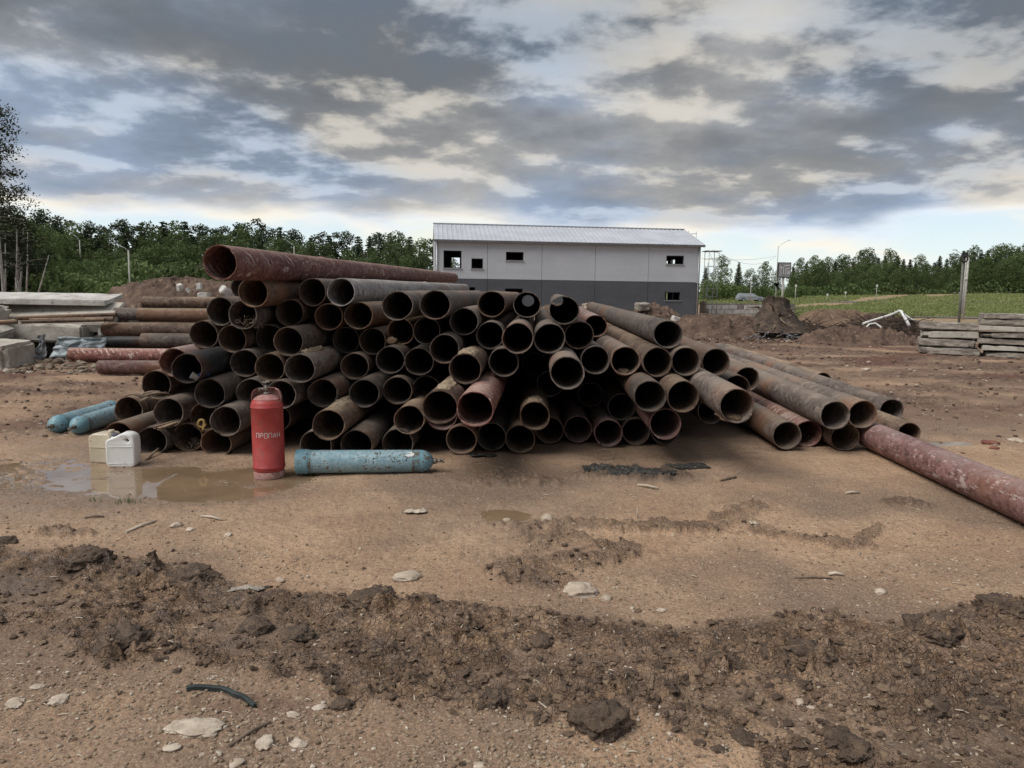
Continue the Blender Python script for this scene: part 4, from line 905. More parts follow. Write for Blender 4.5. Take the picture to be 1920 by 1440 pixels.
# crumpled sheet metal
def crumple(name, pts, nx, ny, amp, mat, label, seed=0, thick=.006, cat='sheet'):
    p = [np.array(q, float) for q in pts]; u_, v_ = np.meshgrid(np.linspace(0, 1, nx), np.linspace(0, 1, ny))
    X = ((1-u_)*(1-v_))[..., None]*p[0]+(u_*(1-v_))[..., None]*p[1]+(u_*v_)[..., None]*p[2]+((1-u_)*v_)[..., None]*p[3]
    X[..., 1] += amp*fbm(u_*3+seed, v_*3, o=4, ridge=True); X[..., 2] += .5*amp*fbm(u_*4+seed+9, v_*3, o=3); X[..., 0] += .4*amp*fbm(u_*3+seed+19, v_*4, o=3)
    me = mesh_np(name, X.reshape(-1, 3), grid_faces(ny, nx)); o = link(name, me, mat)
    md = o.modifiers.new('thickness', 'SOLIDIFY'); md.thickness = thick
    return tag(o, label, cat)
M_SHEET = surf('blue_grey_sheet', (.27, .32, .34), (.36, .41, .43), 3, .5, .2, .01, c3=(.22, .23, .22), metal=.2)
crumple('sheet_metal', [T(90, 672, 17.15), T(176, 670, 17.1), T(203, 634, 17.2), T(108, 629, 17.25)], 34, 22, .10, M_SHEET, 'crumpled blue-grey sheet metal in front of the notched beam', 3)
crumple('sheet_metal', [T(66, 672, 16.4), T(84, 672, 16.5), T(84, 630, 16.7), T(71, 628, 16.7)], 16, 24, .12, surf('grey_sheet', (.14, .145, .15), (.21, .215, .22), 4, .5, .2), 'upright bent grey sheet strip left of the crumpled sheet metal', 8)
crumple('fabric_scrap', [T(1085, 592, 21.5), T(1112, 590, 21.6), T(1107, 566, 21.7), T(1090, 574, 21.7)], 18, 18, .3, surf('beige_cloth', (.33, .27, .21), (.46, .39, .31), 3, .9, .3), 'crumpled beige cloth scrap behind the small set back reddish pipe', 5, cat='cloth')
slab(tuple(at(1204, 575, 41.3)), (.75, .6, .4), (R(8), R(-6), R(15)), 12, M_CONC3, 'grey concrete chunk on top of the rubble heap by the hall', None, .05, .1, 'concrete_chunk', 'chunk')
slab(tuple(at(1268, 599, 40.5)), (.5, .4, .3), (R(8), R(16), R(15)), 13, M_CONC2, 'pale chunk at the right foot of the rubble heap by the hall', None, .05, .1, 'concrete_chunk', 'chunk')
for k, (px, py, s_) in enumerate(((383, 555, .26), (425, 548, .30), (337, 540, .18), (373, 537, .16), (352, 545, .12))):
    slab(tuple(at(px, py, 24.3)), (s_*1.4, s_, s_*.9), (R(k*20), R(k*33), R(k*51)), 30+k, M_CONC2, ['pale rock above the right half of the top sideways pipe', 'pale rock nearest the heap on the long mound', 'small pale rock at the crest of the long mound', 'small grey rock right of the crest on the long mound', 'tiny pale rock midway down the long mound'][k], 'rocks on the long mound', .03, .1, 'rock', 'rock')
# ------------------------------------------------ trees
def leaf_mat(name, c1, c2, c3):
    m, t, b = material(name)
    v = t.node('ShaderNodeTexCoord').outputs['Object']; rnd = t.node('ShaderNodeObjectInfo').outputs['Random']
    g_ = t.node('ShaderNodeAttribute', attribute_name='tint').outputs['Fac']
    n = t.noise(t.vmath('ADD', v, t.node('ShaderNodeCombineXYZ', ins={0: t.math('MULTIPLY', rnd, 19), 1: 0.0, 2: t.math('MULTIPLY', rnd, 7)}).outputs[0]), .7, 3, .6)
    c = t.mix(t.ss(n, .36, .64), c1, c2); c = t.mix(t.math('MULTIPLY', g_, .6), c, c3)
    vv = t.math('ADD', .75, t.math('MULTIPLY', rnd, .5)); c = t.mix(1.0, c, t.node('ShaderNodeCombineColor', ins={0: vv, 1: vv, 2: vv}).outputs[0], 'MULTIPLY')
    setp(t, b, color=c, rough=.75, spec=.15)
    tr = t.node('ShaderNodeBsdfTranslucent', ins={'Color': c}); mx = t.node('ShaderNodeMixShader', ins={0: .30}); t.l.new(b.outputs[0], mx.inputs[1]); t.l.new(tr.outputs[0], mx.inputs[2])
    t.l.new(mx.outputs[0], t.n['Material Output'].inputs[0]); return m
M_LEAF = leaf_mat('broadleaf_green', (0.070, 0.104, 0.042), (0.112, 0.151, 0.059), (0.161, 0.203, 0.084))
M_LEAF2 = leaf_mat('light_green', (0.091, 0.137, 0.053), (0.133, 0.185, 0.070), (0.175, 0.224, 0.092))
M_NEED = leaf_mat('needle_green', (0.042, 0.060, 0.034), (0.070, 0.092, 0.050), (0.105, 0.129, 0.067))
M_BIRCHL = leaf_mat('birch_leaf', (.022, .030, .016), (.036, .048, .024), (.06, .075, .035))
M_BARK = surf('bark', (.07, .055, .042), (.13, .105, .085), 5, .9, .6, .02, sx=(1, 1, .3))
M_BIRCH = surf('birch_bark', (.30, .28, .25), (.42, .40, .36), 3, .8, .3, .01, c3=(.09, .08, .07))
def leafcloud(C, size, rs, flat=0.0):
    """small folded leaf-clump faces at the points C"""
    n = len(C); a = rs.normal(size=(n, 3)); a /= np.linalg.norm(a, axis=1)[:, None]; a[:, 2] *= 1-flat; b_ = rs.normal(size=(n, 3)); b_ -= (b_*a).sum(1)[:, None]*a/np.maximum((a*a).sum(1), 1e-3)[:, None]; b_ /= np.linalg.norm(b_, axis=1)[:, None]
    s_ = (size*rs.uniform(.55, 1.35, n))[:, None]
    V = np.stack([C-a*s_, C+b_*s_*.55, C+a*s_*1.1, C-b_*s_*.5], 1).reshape(-1, 3)
    return V, np.arange(n*4).reshape(-1, 4), np.repeat(rs.random(n)**1.5, 4)
def blobs_pts(bl, n, rs, shell=.55):
    vol = np.array([b_[3]*b_[4]*b_[5] for b_ in bl])**.67; k = rs.choice(len(bl), n, p=vol/vol.sum()); B = np.array(bl)[k]
    d = rs.normal(size=(n, 3)); d /= np.linalg.norm(d, axis=1)[:, None]; r = shell+(1-shell)*rs.random(n)[:, None]**.6
    r *= 1+.22*(vn(d[:, 0]*3+k, d[:, 1]*3, d[:, 2]*3))[:, None]
    return B[:, :3]+d*r*B[:, 3:6]
def tree_parts(kind, seed, h, w_):
    rs = np.random.RandomState(seed); rr = random.Random(seed); mb = MB()
    if kind == 'broad':
        base = h*.16; bl = []
        for k in range(17):
            z = base+(h-base)*(k+.5)/17; env = w_/2*math.sin(math.pi*min(1, .18+.80*(k+.5)/17))**.7; a = k*2.4+rr.random(); q = env*rr.uniform(.25, .8)
            s_ = rr.uniform(.22, .34)*w_*(1.1-.5*k/17); bl.append((q*math.cos(a), q*math.sin(a), z, s_, s_, s_*.8))
        C = blobs_pts(bl, 4600, rs); sz = .165
    elif kind == 'spruce':
        C = []
        for k in range(26):
            z = h*(.10+.9*k/26); rad = w_/2*(1-k/26)**.85+.12; nb = 9
            for q in range(nb):
                a = q*6.283/nb+k*1.3+rr.random()*.5; L = rad*rr.uniform(.65, 1.15); m_ = max(4, int(15*L))
                tt = rs.random(m_)**.8; C.append(np.stack([np.cos(a)*L*tt+rs.normal(0, .09, m_), np.sin(a)*L*tt+rs.normal(0, .09, m_), z-.30*L*tt+rs.normal(0, .06, m_)], 1))
        C = np.concatenate(C); sz = .20
    elif kind == 'thin':     # narrow ragged crown, sky showing through
        bl = []
        for k in range(13):
            z = h*(.35+.65*(k+.4)/13); q = w_/2*rr.uniform(.1, .9)*(1-.6*k/13); a = rr.uniform(0, 6.28); s_ = rr.uniform(.10, .2)*w_; bl.append((q*math.cos(a), q*math.sin(a), z, s_*1.3, s_*1.3, s_))
        C = blobs_pts(bl, 1900, rs, .2); sz = .15
    else:                    # bush
        bl = [(rr.uniform(-.35, .35)*w_, rr.uniform(-.3, .3)*w_, h*rr.uniform(.2, .68), w_*.27, w_*.25, h*.3) for _ in range(9)]
        C = blobs_pts(bl, 2300, rs); sz = .16
    V, Fq, tint = leafcloud(C, sz, rs)
    crown = mesh_np('crown', V, Fq, smooth=False); attr(crown, 'tint', tint)
    pts = [(0, 0, -.4)]+[(rr.uniform(-.12, .12)*k, rr.uniform(-.12, .12)*k, h*k/6.5) for k in range(1, 7)]
    r0 = {'broad': .17, 'spruce': .14, 'thin': .11, 'bush': .05}[kind]; mb.path(pts[:4] if kind == 'bush' else pts, [r0*(1-i/8.5) for i in range(4 if kind == 'bush' else 7)], 7)
    for k in range(8 if kind != 'bush' else 4):
        z = h*rr.uniform(.25, .8); a = rr.uniform(0, 6.28); L = w_*rr.uniform(.25, .42); mb.path([(0, 0, z), (L*.5*math.cos(a), L*.5*math.sin(a), z+L*.25), (L*math.cos(a), L*math.sin(a), z+L*.5)], [.05, .035, .012], 5)
    return crown, mb.mesh('trunk')
PROTO = {}
for kind, seeds, h, w_ in (('broad', range(6), 10, 6.0), ('spruce', range(6), 11, 4.9), ('thin', range(6), 11, 4.2), ('bush', range(3), 3.2, 4.6)):
    PROTO[kind] = [(tree_parts(kind, 40+s_*7+len(kind), h, w_), h) for s_ in seeds]
def plant(kind, x, y, h, label, grp, rs, wid=1.0, bark=None, leaf=None, name=None):
    (cr, tr), h0 = rs.choice(PROTO[kind]); z = float(macro(x, y)); s_ = h/h0
    nm = name or {'broad': 'broadleaf_tree', 'spruce': 'spruce_tree', 'thin': 'slender_tree', 'bush': 'bush'}[kind]
    e = empty(nm, (x, y, z-.1), rs.uniform(0, 6.28)); e.scale = (s_*wid, s_*wid, s_)
    tag(e, label, 'bush' if kind == 'bush' else 'tree', grp)
    o = bpy.data.objects.new('crown', cr); COL.objects.link(o); o.parent = e
    if not cr.materials: cr.materials.append(M_LEAF)
    o.material_slots[0].link = 'OBJECT'; o.material_slots[0].material = leaf or {'broad': M_LEAF, 'spruce': M_NEED, 'thin': M_NEED, 'bush': M_LEAF2}[kind]
    if not tr.materials: tr.materials.append(M_BARK)
    o2 = bpy.data.objects.new('trunk', tr); COL.objects.link(o2); o2.parent = e
    if bark: o2.material_slots[0].link = 'OBJECT'; o2.material_slots[0].material = bark
    return e
def tree_at(kind, px, Y, ytop, label, grp, rs, **kw):
    p = at(px, 540, Y); z = float(macro(p[0], Y)); top = at(px, ytop, Y)[2]; return plant(kind, p[0], Y, max(2, top-z), label, grp, rs, **kw)
rsT = random.Random(77)
ORDN = ['first', 'second', 'third', 'fourth', 'fifth', 'sixth', 'seventh', 'eighth', 'ninth', 'tenth']
MARKS = [(-900, 0, 'outside the left edge'), (0, 80, 'behind the tall birch'), (80, 160, 'above the white concrete slab'), (160, 243, 'left of the first street lamp'), (243, 330, 'right of the first street lamp'), (330, 400, 'above the long earth mound'), (400, 480, 'over the red pipe mouth'), (480, 552, 'left of the lamp over the red pipe'), (552, 640, 'right of the lamp over the red pipe'), (640, 730, 'over the red pipe\'s far half'), (730, 980, 'nearest the left end of the hall'),
 (1300, 1385, 'between the hall and the silver car'), (1385, 1455, 'left of the curved street lamp'), (1455, 1520, 'right behind the billboard'), (1520, 1590, 'above the short posts'), (1590, 1644, 'left of the slim field post'), (1644, 1700, 'right of the slim field post'), (1700, 1760, 'above the left slab stack'), (1760, 1806, 'left of the pole with the ring'), (1806, 1860, 'right of the pole with the ring'), (1860, 1921, 'at the right edge'), (1921, 3000, 'outside the right edge')]
COUNT = {}
def which(px, what, where):
    m = next(m for a, b_, m in MARKS if a <= px < b_); k = COUNT[(what, m)] = COUNT.get((what, m), -1)+1
    return f'{ORDN[min(k, 9)]} {what} {where} {m}'
TOPL = [(-260, 380), (0, 385), (60, 400), (105, 398), (150, 418), (200, 420), (250, 418), (300, 416), (350, 410), (400, 428), (480, 414), (520, 428), (545, 424), (580, 440), (620, 432), (680, 438), (740, 438), (790, 450), (840, 452)]
WL = 'tree of the dense wood left of the hall'
# back row of the left wood: one crown beside another, so each carries what it stands behind
px = -150
while px < 850:
    yt = np.interp(px, *zip(*TOPL))+rsT.uniform(-5, 8); Y = np.interp(px, (0, 830), (100, 128))+rsT.uniform(-4, 4)
    k = rsT.choice(['thin', 'thin', 'spruce', 'broad', 'thin']); tree_at(k, px, Y, yt, which(px, {'thin': 'slender dark tree', 'spruce': 'pointed dark spruce', 'broad': 'rounded tree'}[k], 'on the left skyline'), {'thin': 'slender skyline trees of the left wood', 'spruce': 'spruces on the skyline of the left wood', 'broad': 'rounded skyline trees of the left wood'}[k], rsT, wid=1.05 if k == 'broad' else 1.15)
    px += rsT.uniform(15, 22)
for row, (d0, ya, yb, st, kinds) in enumerate(((-7, 16, 34, 24, ['broad', 'spruce', 'broad']), (-15, 34, 62, 27, ['broad']), (-22, 58, 92, 30, ['broad']))):
    px = -160+row*9
    while px < 850:
        yt = min(np.interp(px, *zip(*TOPL))+rsT.uniform(ya, yb), 528); Y = np.interp(px, (0, 830), (100, 128))+d0+rsT.uniform(-2, 2); k = rsT.choice(kinds)
        lab = ['dark', 'mid green', 'low front'][row]+(' spruce' if k == 'spruce' else ' broadleaf')+' tree inside the wood left of the hall'
        tree_at(k, px, Y, yt, which(px, ['dark', 'mid green', 'low front'][row]+(' spruce' if k == 'spruce' else ' broadleaf tree'), 'in left wood'), lab.replace('tree inside', 'trees inside'), rsT, wid=1.15, leaf=M_LEAF2 if (row == 2 and rsT.random() < .35) else None); px += rsT.uniform(st*.75, st*1.2)
# the lighter shrubs at the foot of the left wood
for (px, yt, Y, lab) in ((200, 500, 62, 'low green bush left of the first street lamp'), (262, 478, 60, 'pale green rounded bush just right of the first street lamp'), (300, 486, 61, 'dark green bush between two pale green ones above the long mound'), (345, 481, 59, 'bright leafy bush above the long mound'), (390, 490, 60, 'bush close left of the red pipe mouth'), (150, 505, 64, 'broad bush above the white concrete slab'), (90, 515, 60, 'bush behind the middle of the white slab'), (60, 505, 52, 'shaded bush among birch stems')):
    tree_at('bush', px, Y, yt, lab, 'bushes along the left wood', rsT, wid=.95, leaf=M_LEAF2)
# right wood
TOPR = [(1320, 500), (1360, 482), (1370, 478), (1405, 494), (1425, 492), (1470, 508), (1500, 484), (1530, 482), (1560, 485), (1600, 486), (1612, 474), (1650, 472), (1680, 473), (1700, 476), (1730, 484), (1780, 476), (1810, 470), (1835, 462), (1860, 468), (1900, 461), (2100, 458)]
px = 1322
while px < 2080:
    yt = np.interp(px, *zip(*TOPR))+rsT.uniform(-6, 11); Y = 205+rsT.uniform(-5, 8); k = rsT.choice(['spruce', 'broad', 'spruce', 'broad', 'thin'] if px < 1760 else ['broad', 'spruce', 'broad'])
    lab = {'thin': 'slender dark tree', 'spruce': 'pointed spruce', 'broad': 'rounded broadleaf tree'}[k]+' on the skyline beyond the green field'
    tree_at(k, px, Y, yt, which(px, lab.split(' on ')[0], 'on the far skyline'), lab.split(' on ')[0]+'s beyond the green field', rsT, wid=1.0); px += rsT.uniform(9, 16) if px > 1480 else rsT.uniform(22, 34)
for row, (d0, ya, yb, st) in enumerate(((-9, 12, 26, 19), (-17, 24, 40, 22))):
    px = 1490+row*9 if row == 0 else 1530
    while px < 2080:
        yt = min(np.interp(px, *zip(*TOPR))+rsT.uniform(ya, yb), 535); lab = ['dark', 'front'][row]+' broadleaf tree at the edge of the wood beyond the green field'
        tree_at('broad', px, 205+d0+rsT.uniform(-2, 2), yt, which(px, ['dark', 'front'][row]+' broadleaf tree', 'at far wood edge'), lab.replace('tree at', 'trees at'), rsT, wid=1.2); px += rsT.uniform(st*.8, st*1.2)
for (px, yt, Y, lab) in ((1340, 523, 150, 'bush right beside the scaffolding'), (1365, 527, 150, 'bush left of the silver car'), (1425, 532, 158, 'light green bush behind the silver car'), (1440, 537, 158, 'bush behind the tall lamp pole'), (1478, 534, 160, 'rounded bush behind the billboard post'), (1500, 534, 161, 'rounded bush just right of the billboard post'), (1706, 537, 183, 'pale round bush at the foot of the far wood'), (1322, 520, 140, 'bush behind the scaffolding foot'), (1390, 530, 160, 'bush behind the silver car roof')):
    tree_at('bush', px, Y, yt, lab, 'bushes beyond the road', rsT, wid=.9)
# the tall birch at the left edge, its leaves readable against the sky
def birch(px, Y, ytop, seed, label, dens=1.0, spread=1.0, low=.45):
    p = at(px, 540, Y); h = at(px, ytop, Y)[2]; rr = random.Random(seed); rs = np.random.RandomState(seed)
    e = empty('birch_tree', (p[0], Y, 0)); tag(e, label, 'tree'); mb = MB(); C = []
    pts = [Vector((0, 0, -.3))]
    for k in range(10): pts.append(Vector((rr.uniform(-.08, .08)*k*.6, rr.uniform(-.1, .1)*k*.5, h*(k+1)/10.2)))
    mb.path(pts, [.10*(1-i/12) for i in range(11)], 8)
    for k in range(74):
        q = rr.uniform(low, .99); z = h*q; i = min(9, int(q*10)); o_ = pts[i].lerp(pts[i+1], q*10-i) if i < 10 else pts[10]; a = rr.uniform(0, 6.28); L = (1.15-q)*2.6*spread*rr.uniform(.6, 1.1)+.4
        d = Vector((math.cos(a), math.sin(a), rr.uniform(.35, .9))).normalized(); bp = [o_]
        for j in range(5): d = (d+Vector((rr.uniform(-.2, .2), rr.uniform(-.2, .2), -.12))).normalized(); bp.append(bp[-1]+d*L/5)
        mb.path(bp, [.016*(1-j/5.6)+.003 for j in range(6)], 5)
        for j in range(1, 6):
            for _ in range(int(10*dens)):
                C.append(np.array(bp[j])+rs.normal(0, .17, 3)+np.array([0, 0, -rs.random()*.25]))
    V, Fq, ti = leafcloud(np.array(C), .078, rs); me = mesh_np('crown', V, Fq, smooth=False); attr(me, 'tint', ti)
    link('trunk', mb.mesh('trunk'), M_BIRCH, parent=e); link('crown', me, M_BIRCHL, parent=e); return e
birch(6, 44, 185, 3, 'tall leafy birch rising above the wood at the left edge', 1.15, 1.0, .42)
birch(38, 46, 345, 8, 'shorter birch beside the tall one at the left edge', .9, .7, .3)
birch(-45, 43, 150, 9, 'tall birch mostly outside the left edge', 1.2, 1.2, .3)
for k, (xa, ya, xb, yb, Y) in enumerate(((24, 545, 32, 430, 45), (31, 545, 44, 425, 47), (45, 545, 52, 430, 48), (57, 540, 92, 478, 49), (5, 545, 10, 440, 46), (36, 556, 28, 520, 44))):
    a = at(xa, ya, Y); a[2] = -.1; b_ = at(xb, yb, Y); m_ = MB(); m_.path([a, (a+b_)/2+np.array([.06, 0, .1]), b_], [.065, .05, .02], 7)
    o = m_.build('young_birch', M_BIRCH); tag(o, ['pale bare birch, leftmost but one at the left edge', 'second pale bare birch from the tall birch', 'pale bare birch furthest right of the upright ones', 'leaning pale bare birch right of the upright ones', 'pale bare birch at the very left edge', 'short pale bare birch above the white slab'][k], 'tree', 'birch stems at the left edge')
for kk, (px, yt, Y) in enumerate(((15, 440, 52), (55, 448, 54), (-20, 420, 50), (90, 465, 60), (-70, 430, 52))):
    tree_at('broad', px, Y, yt, ['dark broadleaf tree right behind the tall birch', 'dark broadleaf tree behind the shorter birch', 'dark broadleaf tree cut by the left edge', 'dark broadleaf tree behind the leaning pale birch', 'dark broadleaf tree just outside the left edge'][kk], 'dark trees behind the birch stems', rsT, wid=1.0, leaf=M_BIRCHL)
# undergrowth closing the foot of the woods
def undergrowth():
    rs = np.random.RandomState(3); C = []
    for (pa, pb, Ya, Yb, n, hh) in ((-260, 860, 72, 100, 9000, 2.6), (1480, 2100, 184, 186, 5200, 3.4), (1318, 1500, 165, 190, 1500, 2.5), (-260, 130, 50, 54, 4200, 3.2)):
        px = rs.uniform(pa, pb, n); Y = np.interp(px, (pa, pb), (Ya, Yb))+rs.normal(0, 1.2, n); d = CM @ np.stack([(px-CX)/F, np.full(n, (CY-545)/F), -np.ones(n)])
        x = d[0]*Y/d[1]; z = macro(x, Y)+rs.random(n)**1.3*hh*(.7+.4*vn(px*.05, px*0+2)); C.append(np.stack([x, Y, z], 1))
    C = np.concatenate(C); V, Fq, ti = leafcloud(C, .34, rs); me = mesh_np('undergrowth', V, Fq, smooth=False); attr(me, 'tint', ti*.5)
    tag(link('undergrowth', me, M_LEAF), 'dark leafy undergrowth along the edge of the woods', 'undergrowth', kind='stuff')
    n = 26000; px = rs.uniform(1300, 2050, n); Y = 58+rs.random(n)**1.4*120; d = CM @ np.stack([(px-CX)/F, np.full(n, (CY-560)/F), -np.ones(n)]); x = d[0]*Y/d[1]
    g_ = relief(x, Y)[4] > .5; x, Y = x[g_], Y[g_]; n = len(x); hgt = rs.uniform(.12, .38, n); a = rs.uniform(0, 6.28, n); wd = rs.uniform(.12, .3, n)
    z = macro(x, Y); V = np.stack([np.stack([x-np.cos(a)*wd, Y-np.sin(a)*wd, z-.02], 1), np.stack([x+np.cos(a)*wd, Y+np.sin(a)*wd, z-.02], 1), np.stack([x+np.cos(a)*wd*.5+.03, Y, z+hgt], 1), np.stack([x-np.cos(a)*wd*.4, Y, z+hgt*.8], 1)], 1).reshape(-1, 3)
    me = mesh_np('grass', V, np.arange(len(V)).reshape(-1, 4), smooth=False); attr(me, 'tint', np.repeat(rs.random(n), 4))
    tag(link('grass', me, leaf_mat('grass_green', (.15, .20, .065), (.23, .27, .10), (.33, .31, .16))), 'rough green grass of the far field', 'grass', kind='stuff')
undergrowth()
# ------------------------------------------------ road, car, lamps, signs
def road(pts, w_, name, mat, lift=.05):
    P_ = [np.array(q) for q in pts]; V = []
    for i, q in enumerate(P_):
        t_ = P_[min(i+1, len(P_)-1)]-P_[max(i-1, 0)]; nn = np.array([-t_[1], t_[0]])/np.linalg.norm(t_)
        for s_ in (-1, -.5, 0, .5, 1):
            c = q+nn*s_*w_/2; V.append((c[0], c[1], float(macro(c[0], c[1]))+lift))
    me = mesh_np(name, V, grid_faces(len(P_), 5)); return tag(link(name, me, mat), kind='structure')
M_ASPH = surf('worn_asphalt', (.13, .12, .108), (.19, .175, .155), .4, .9, .3, .02, obj=False)
def curve_pts(keys, n=40):
    k = np.array(keys); t_ = np.linspace(0, len(k)-1, n); return [np.array([np.interp(q, range(len(k)), k[:, 0]), np.interp(q, range(len(k)), k[:, 1])]) for q in t_]
road(curve_pts([(95, 128), (60, 131), (48, 132), (38, 131), (20, 128), (0, 126)], 60), 7.5, 'road', M_ASPH)
road(curve_pts([(38, 128), (35, 115), (33.5, 100), (32.5, 85), (31, 76), (33, 70), (50, 66)], 60), 6.5, 'access_road', M_ASPH, .055)
def car():
    p = at(1406, 562, 132); z = float(macro(p[0], 132))+.05; e = empty('parked_car', (p[0], 132, z)); tag(e, 'silver estate car on the far road left of the billboard', 'car')
    prof = [(-2.3, .35), (-2.32, .75), (-2.2, .95), (-2.0, 1.42), (-1.7, 1.5), (.1, 1.5), (.5, 1.42), (1.05, 1.0), (1.9, .9), (2.25, .75), (2.3, .35)]
    W_ = .86
    def ext(pr, w0, w1, name, mat, mi=0):
        n = len(pr); V = []; 
        for s_ in (-1, 1):
            for (x, zz) in pr: V.append((x, s_*(w0 if zz < 1.0 else w0+(w1-w0)*(zz-1)/.5), zz))
        bm = bmesh.new(); vs = [bm.verts.new(v) for v in V]
        for i in range(n): bm.faces.new((vs[i], vs[(i+1) % n], vs[n+(i+1) % n], vs[n+i]))
        bm.faces.new(vs[:n][::-1]); bm.faces.new(vs[n:]); bmesh.ops.recalc_face_normals(bm, faces=bm.faces); bmesh.ops.bevel(bm, geom=list(bm.edges), offset=.04, segments=2, affect='EDGES')
        me = bpy.data.meshes.new(name); bm.to_mesh(me); bm.free(); return link(name, me, mat, parent=e)
    ext(prof, W_, W_*.8, 'body', surf('silver_paint', (.30, .32, .34), (.36, .38, .40), 1, .35, .02, metal=.3))
    M_G = surf('car_glass', (.012, .014, .016), (.02, .022, .025), 1, .1, 0, spec=.6)
    for s_ in (-1, 1):
        for (xa, xb, xc, xd) in ((-1.85, -1.05, -1.05, -1.7), (-.98, -.05, -.05, -.98), (.02, .82, .45, .02)):
            m_ = MB(); y0 = W_*1.005; y1 = W_*.82+.012; m_.quad([(xa, s_*y0, 1.0), (xb, s_*y0, 1.0), (xc, s_*y1, 1.4), (xd, s_*y1, 1.4)]); m_.build('side_window', M_G, e)
    m_ = MB(); m_.quad([(.56, -.68, 1.41), (.56, .68, 1.41), (1.06, .8, 1.02), (1.06, -.8, 1.02)]); m_.build('windscreen', M_G, e)
    for (x, s_) in ((-1.45, -1), (1.45, -1), (-1.45, 1), (1.45, 1)):
        m_ = MB(); m_.tube((x, s_*.70, .32), (x, s_*.90, .32), .33, seg=20); wh = m_.build('wheel', M_DARK, e); m_ = MB(); m_.tube((x, s_*.90, .32), (x, s_*.91, .32), .19, seg=14); m_.build('rim', M_GALV, wh)
    m_ = MB(); m_.box((2.28, -.55, .68), (.06, .35, .15), bev=.02); m_.build('headlight', M_WHITEP, e)
    m_ = MB(); m_.box((2.28, .55, .68), (.06, .35, .15), bev=.02); m_.build('headlight', M_WHITEP, e)
    e.rotation_euler = (0, 0, R(4))
car()
def lamp_post(px, Y, ytop, label, armx=-1.2, base=None):
    p = at(px, 540, Y); z0 = float(macro(p[0], Y)); top = at(px, ytop, Y)[2]; e = empty('street_lamp', (p[0], Y, z0)); tag(e, label, 'street lamp', 'street lamps'); h = top-z0
    MB().tube((0, 0, -.3), (0, 0, h*.9), .09, .055, 8).build('pole', M_POLE, e)
    s_ = armx; MB().path([(0, 0, h*.84), (.02*s_, 0, h*.89), (.22*s_, 0, h*.93), (s_*.95, 0, h*.995)], .024, 6).build('arm', M_GALV, e)
    m_ = MB(); m_.box((s_*1.05, 0, h+.0), (.42, .16, .06), bev=.025); m_.build('lamp_head', M_GALV, e)
lamp_post(244, 56, 456, 'street lamp with pale pole in front of the left wood', -1.1)
lamp_post(553, 88, 449, 'street lamp poking out just above the long red pipe', -1.0)
lamp_post(1455, 118, 450, 'tall curved street lamp beside the billboard', 1.6)
lamp_post(1807, 72, 469, 'street lamp arm behind the leaning roadside pole', -1.1)
lamp_post(154, 92, 437, 'small lamp head showing through the left wood', -.9)
def simple_post(px, Y, ytop, r, label, name='marker_post', cat='post', mat=None, cap=True):
    p = at(px, 540, Y); z0 = float(macro(p[0], Y)); h = at(px, ytop, Y)[2]-z0; e = empty(name, (p[0], Y, z0)); tag(e, label, cat)
    MB().tube((0, 0, -.2), (0, 0, h), r, r*.9, 8).build('pole', mat or M_POLE, e)
    if cap: m_ = MB(); m_.box((0, -.05, h-.15), (.34, .04, .34), bev=.01); m_.build('sign_plate', M_WHITEP, e)
    return e, h
simple_post(1408, 120, 528, .06, 'white topped post behind the silver car'); simple_post(1492, 130, 534, .07, 'pale post with two plates right of the billboard')
simple_post(1552, 140, 551, .06, 'tiny white topped post at the field edge'); simple_post(1586, 140, 547, .07, 'short white topped post at the field edge'); simple_post(1644, 130, 534, .06, 'slim pale post standing in the middle of the field')
# yield sign
e, hh = simple_post(1455.5, 116, 531, .03, 'white triangular yield sign on the lamp pole beside the billboard', 'yield_sign', 'road sign', cap=False)
m_ = MB(); m_.bm.faces.new([m_.bm.verts.new(v) for v in ((-.42, -.16, hh), (.42, -.16, hh), (0, -.16, hh-.74))]); bmesh.ops.solidify(m_.bm, geom=m_.bm.faces, thickness=.03); m_.build('sign_face', M_WHITEP, e)
# billboard
def billboard():
    Y = 112; a = at(1456.5, 520, Y); b_ = at(1482, 520, Y); c = (a+b_)/2; z0 = float(macro(c[0], Y)); zt = at(1470, 492, Y)[2]; zb = at(1470, 521, Y)[2]; w_ = b_[0]-a[0]
    e = empty('billboard', (c[0], Y, z0)); tag(e, 'grey advertising board with pale angular marks on a single post', 'billboard'); zt -= z0; zb -= z0; hh = zt-zb
    M_BB = surf('billboard_face', (.20, .19, .21), (.27, .26, .28), .8, .6, .05); M_BW = surf('billboard_print', (.62, .60, .62), (.72, .70, .72), 2, .6, .02)
    MB().box((0, 0, (zt+zb)/2), (w_, .35, hh), bev=.02).build('board', M_DARK, e); MB().box((-.02, -.20, (zt+zb)/2), (w_*.9, .03, hh*.9)).build('board_face', M_BB, e)
    MB().tube((0, .05, -.3), (0, .05, zb), .16, .16, 10).build('post', M_POLE, e)
    m_ = MB(); 
    for (x, z, sx_, sz, r_) in ((.22, .80, .58, .06, -4), (.26, .62, .40, .05, -4), (-.08, .5, .05, .5, 0), (.12, .42, .05, .4, 0), (.36, .45, .28, .05, 0), (.36, .28, .3, .05, 0), (.38, .36, .3, .035, 0), (.48, .36, .04, .2, 0), (-.30, .58, .04, .3, 0), (-.22, .66, .14, .05, 20), (-.30, .3, .05, .26, -25), (-.38, .18, .16, .04, 35), (-.4, .7, .05, .16, 0)):
        m_.box((x*w_*.9-.02, -.225, zb+z*hh), (sx_*w_*.8, .012, sz*hh), rot=Matrix.Rotation(R(r_), 3, 'Y'))
    m_.build('printed_marks', M_BW, e); e.rotation_euler = (0, 0, R(8))
billboard()
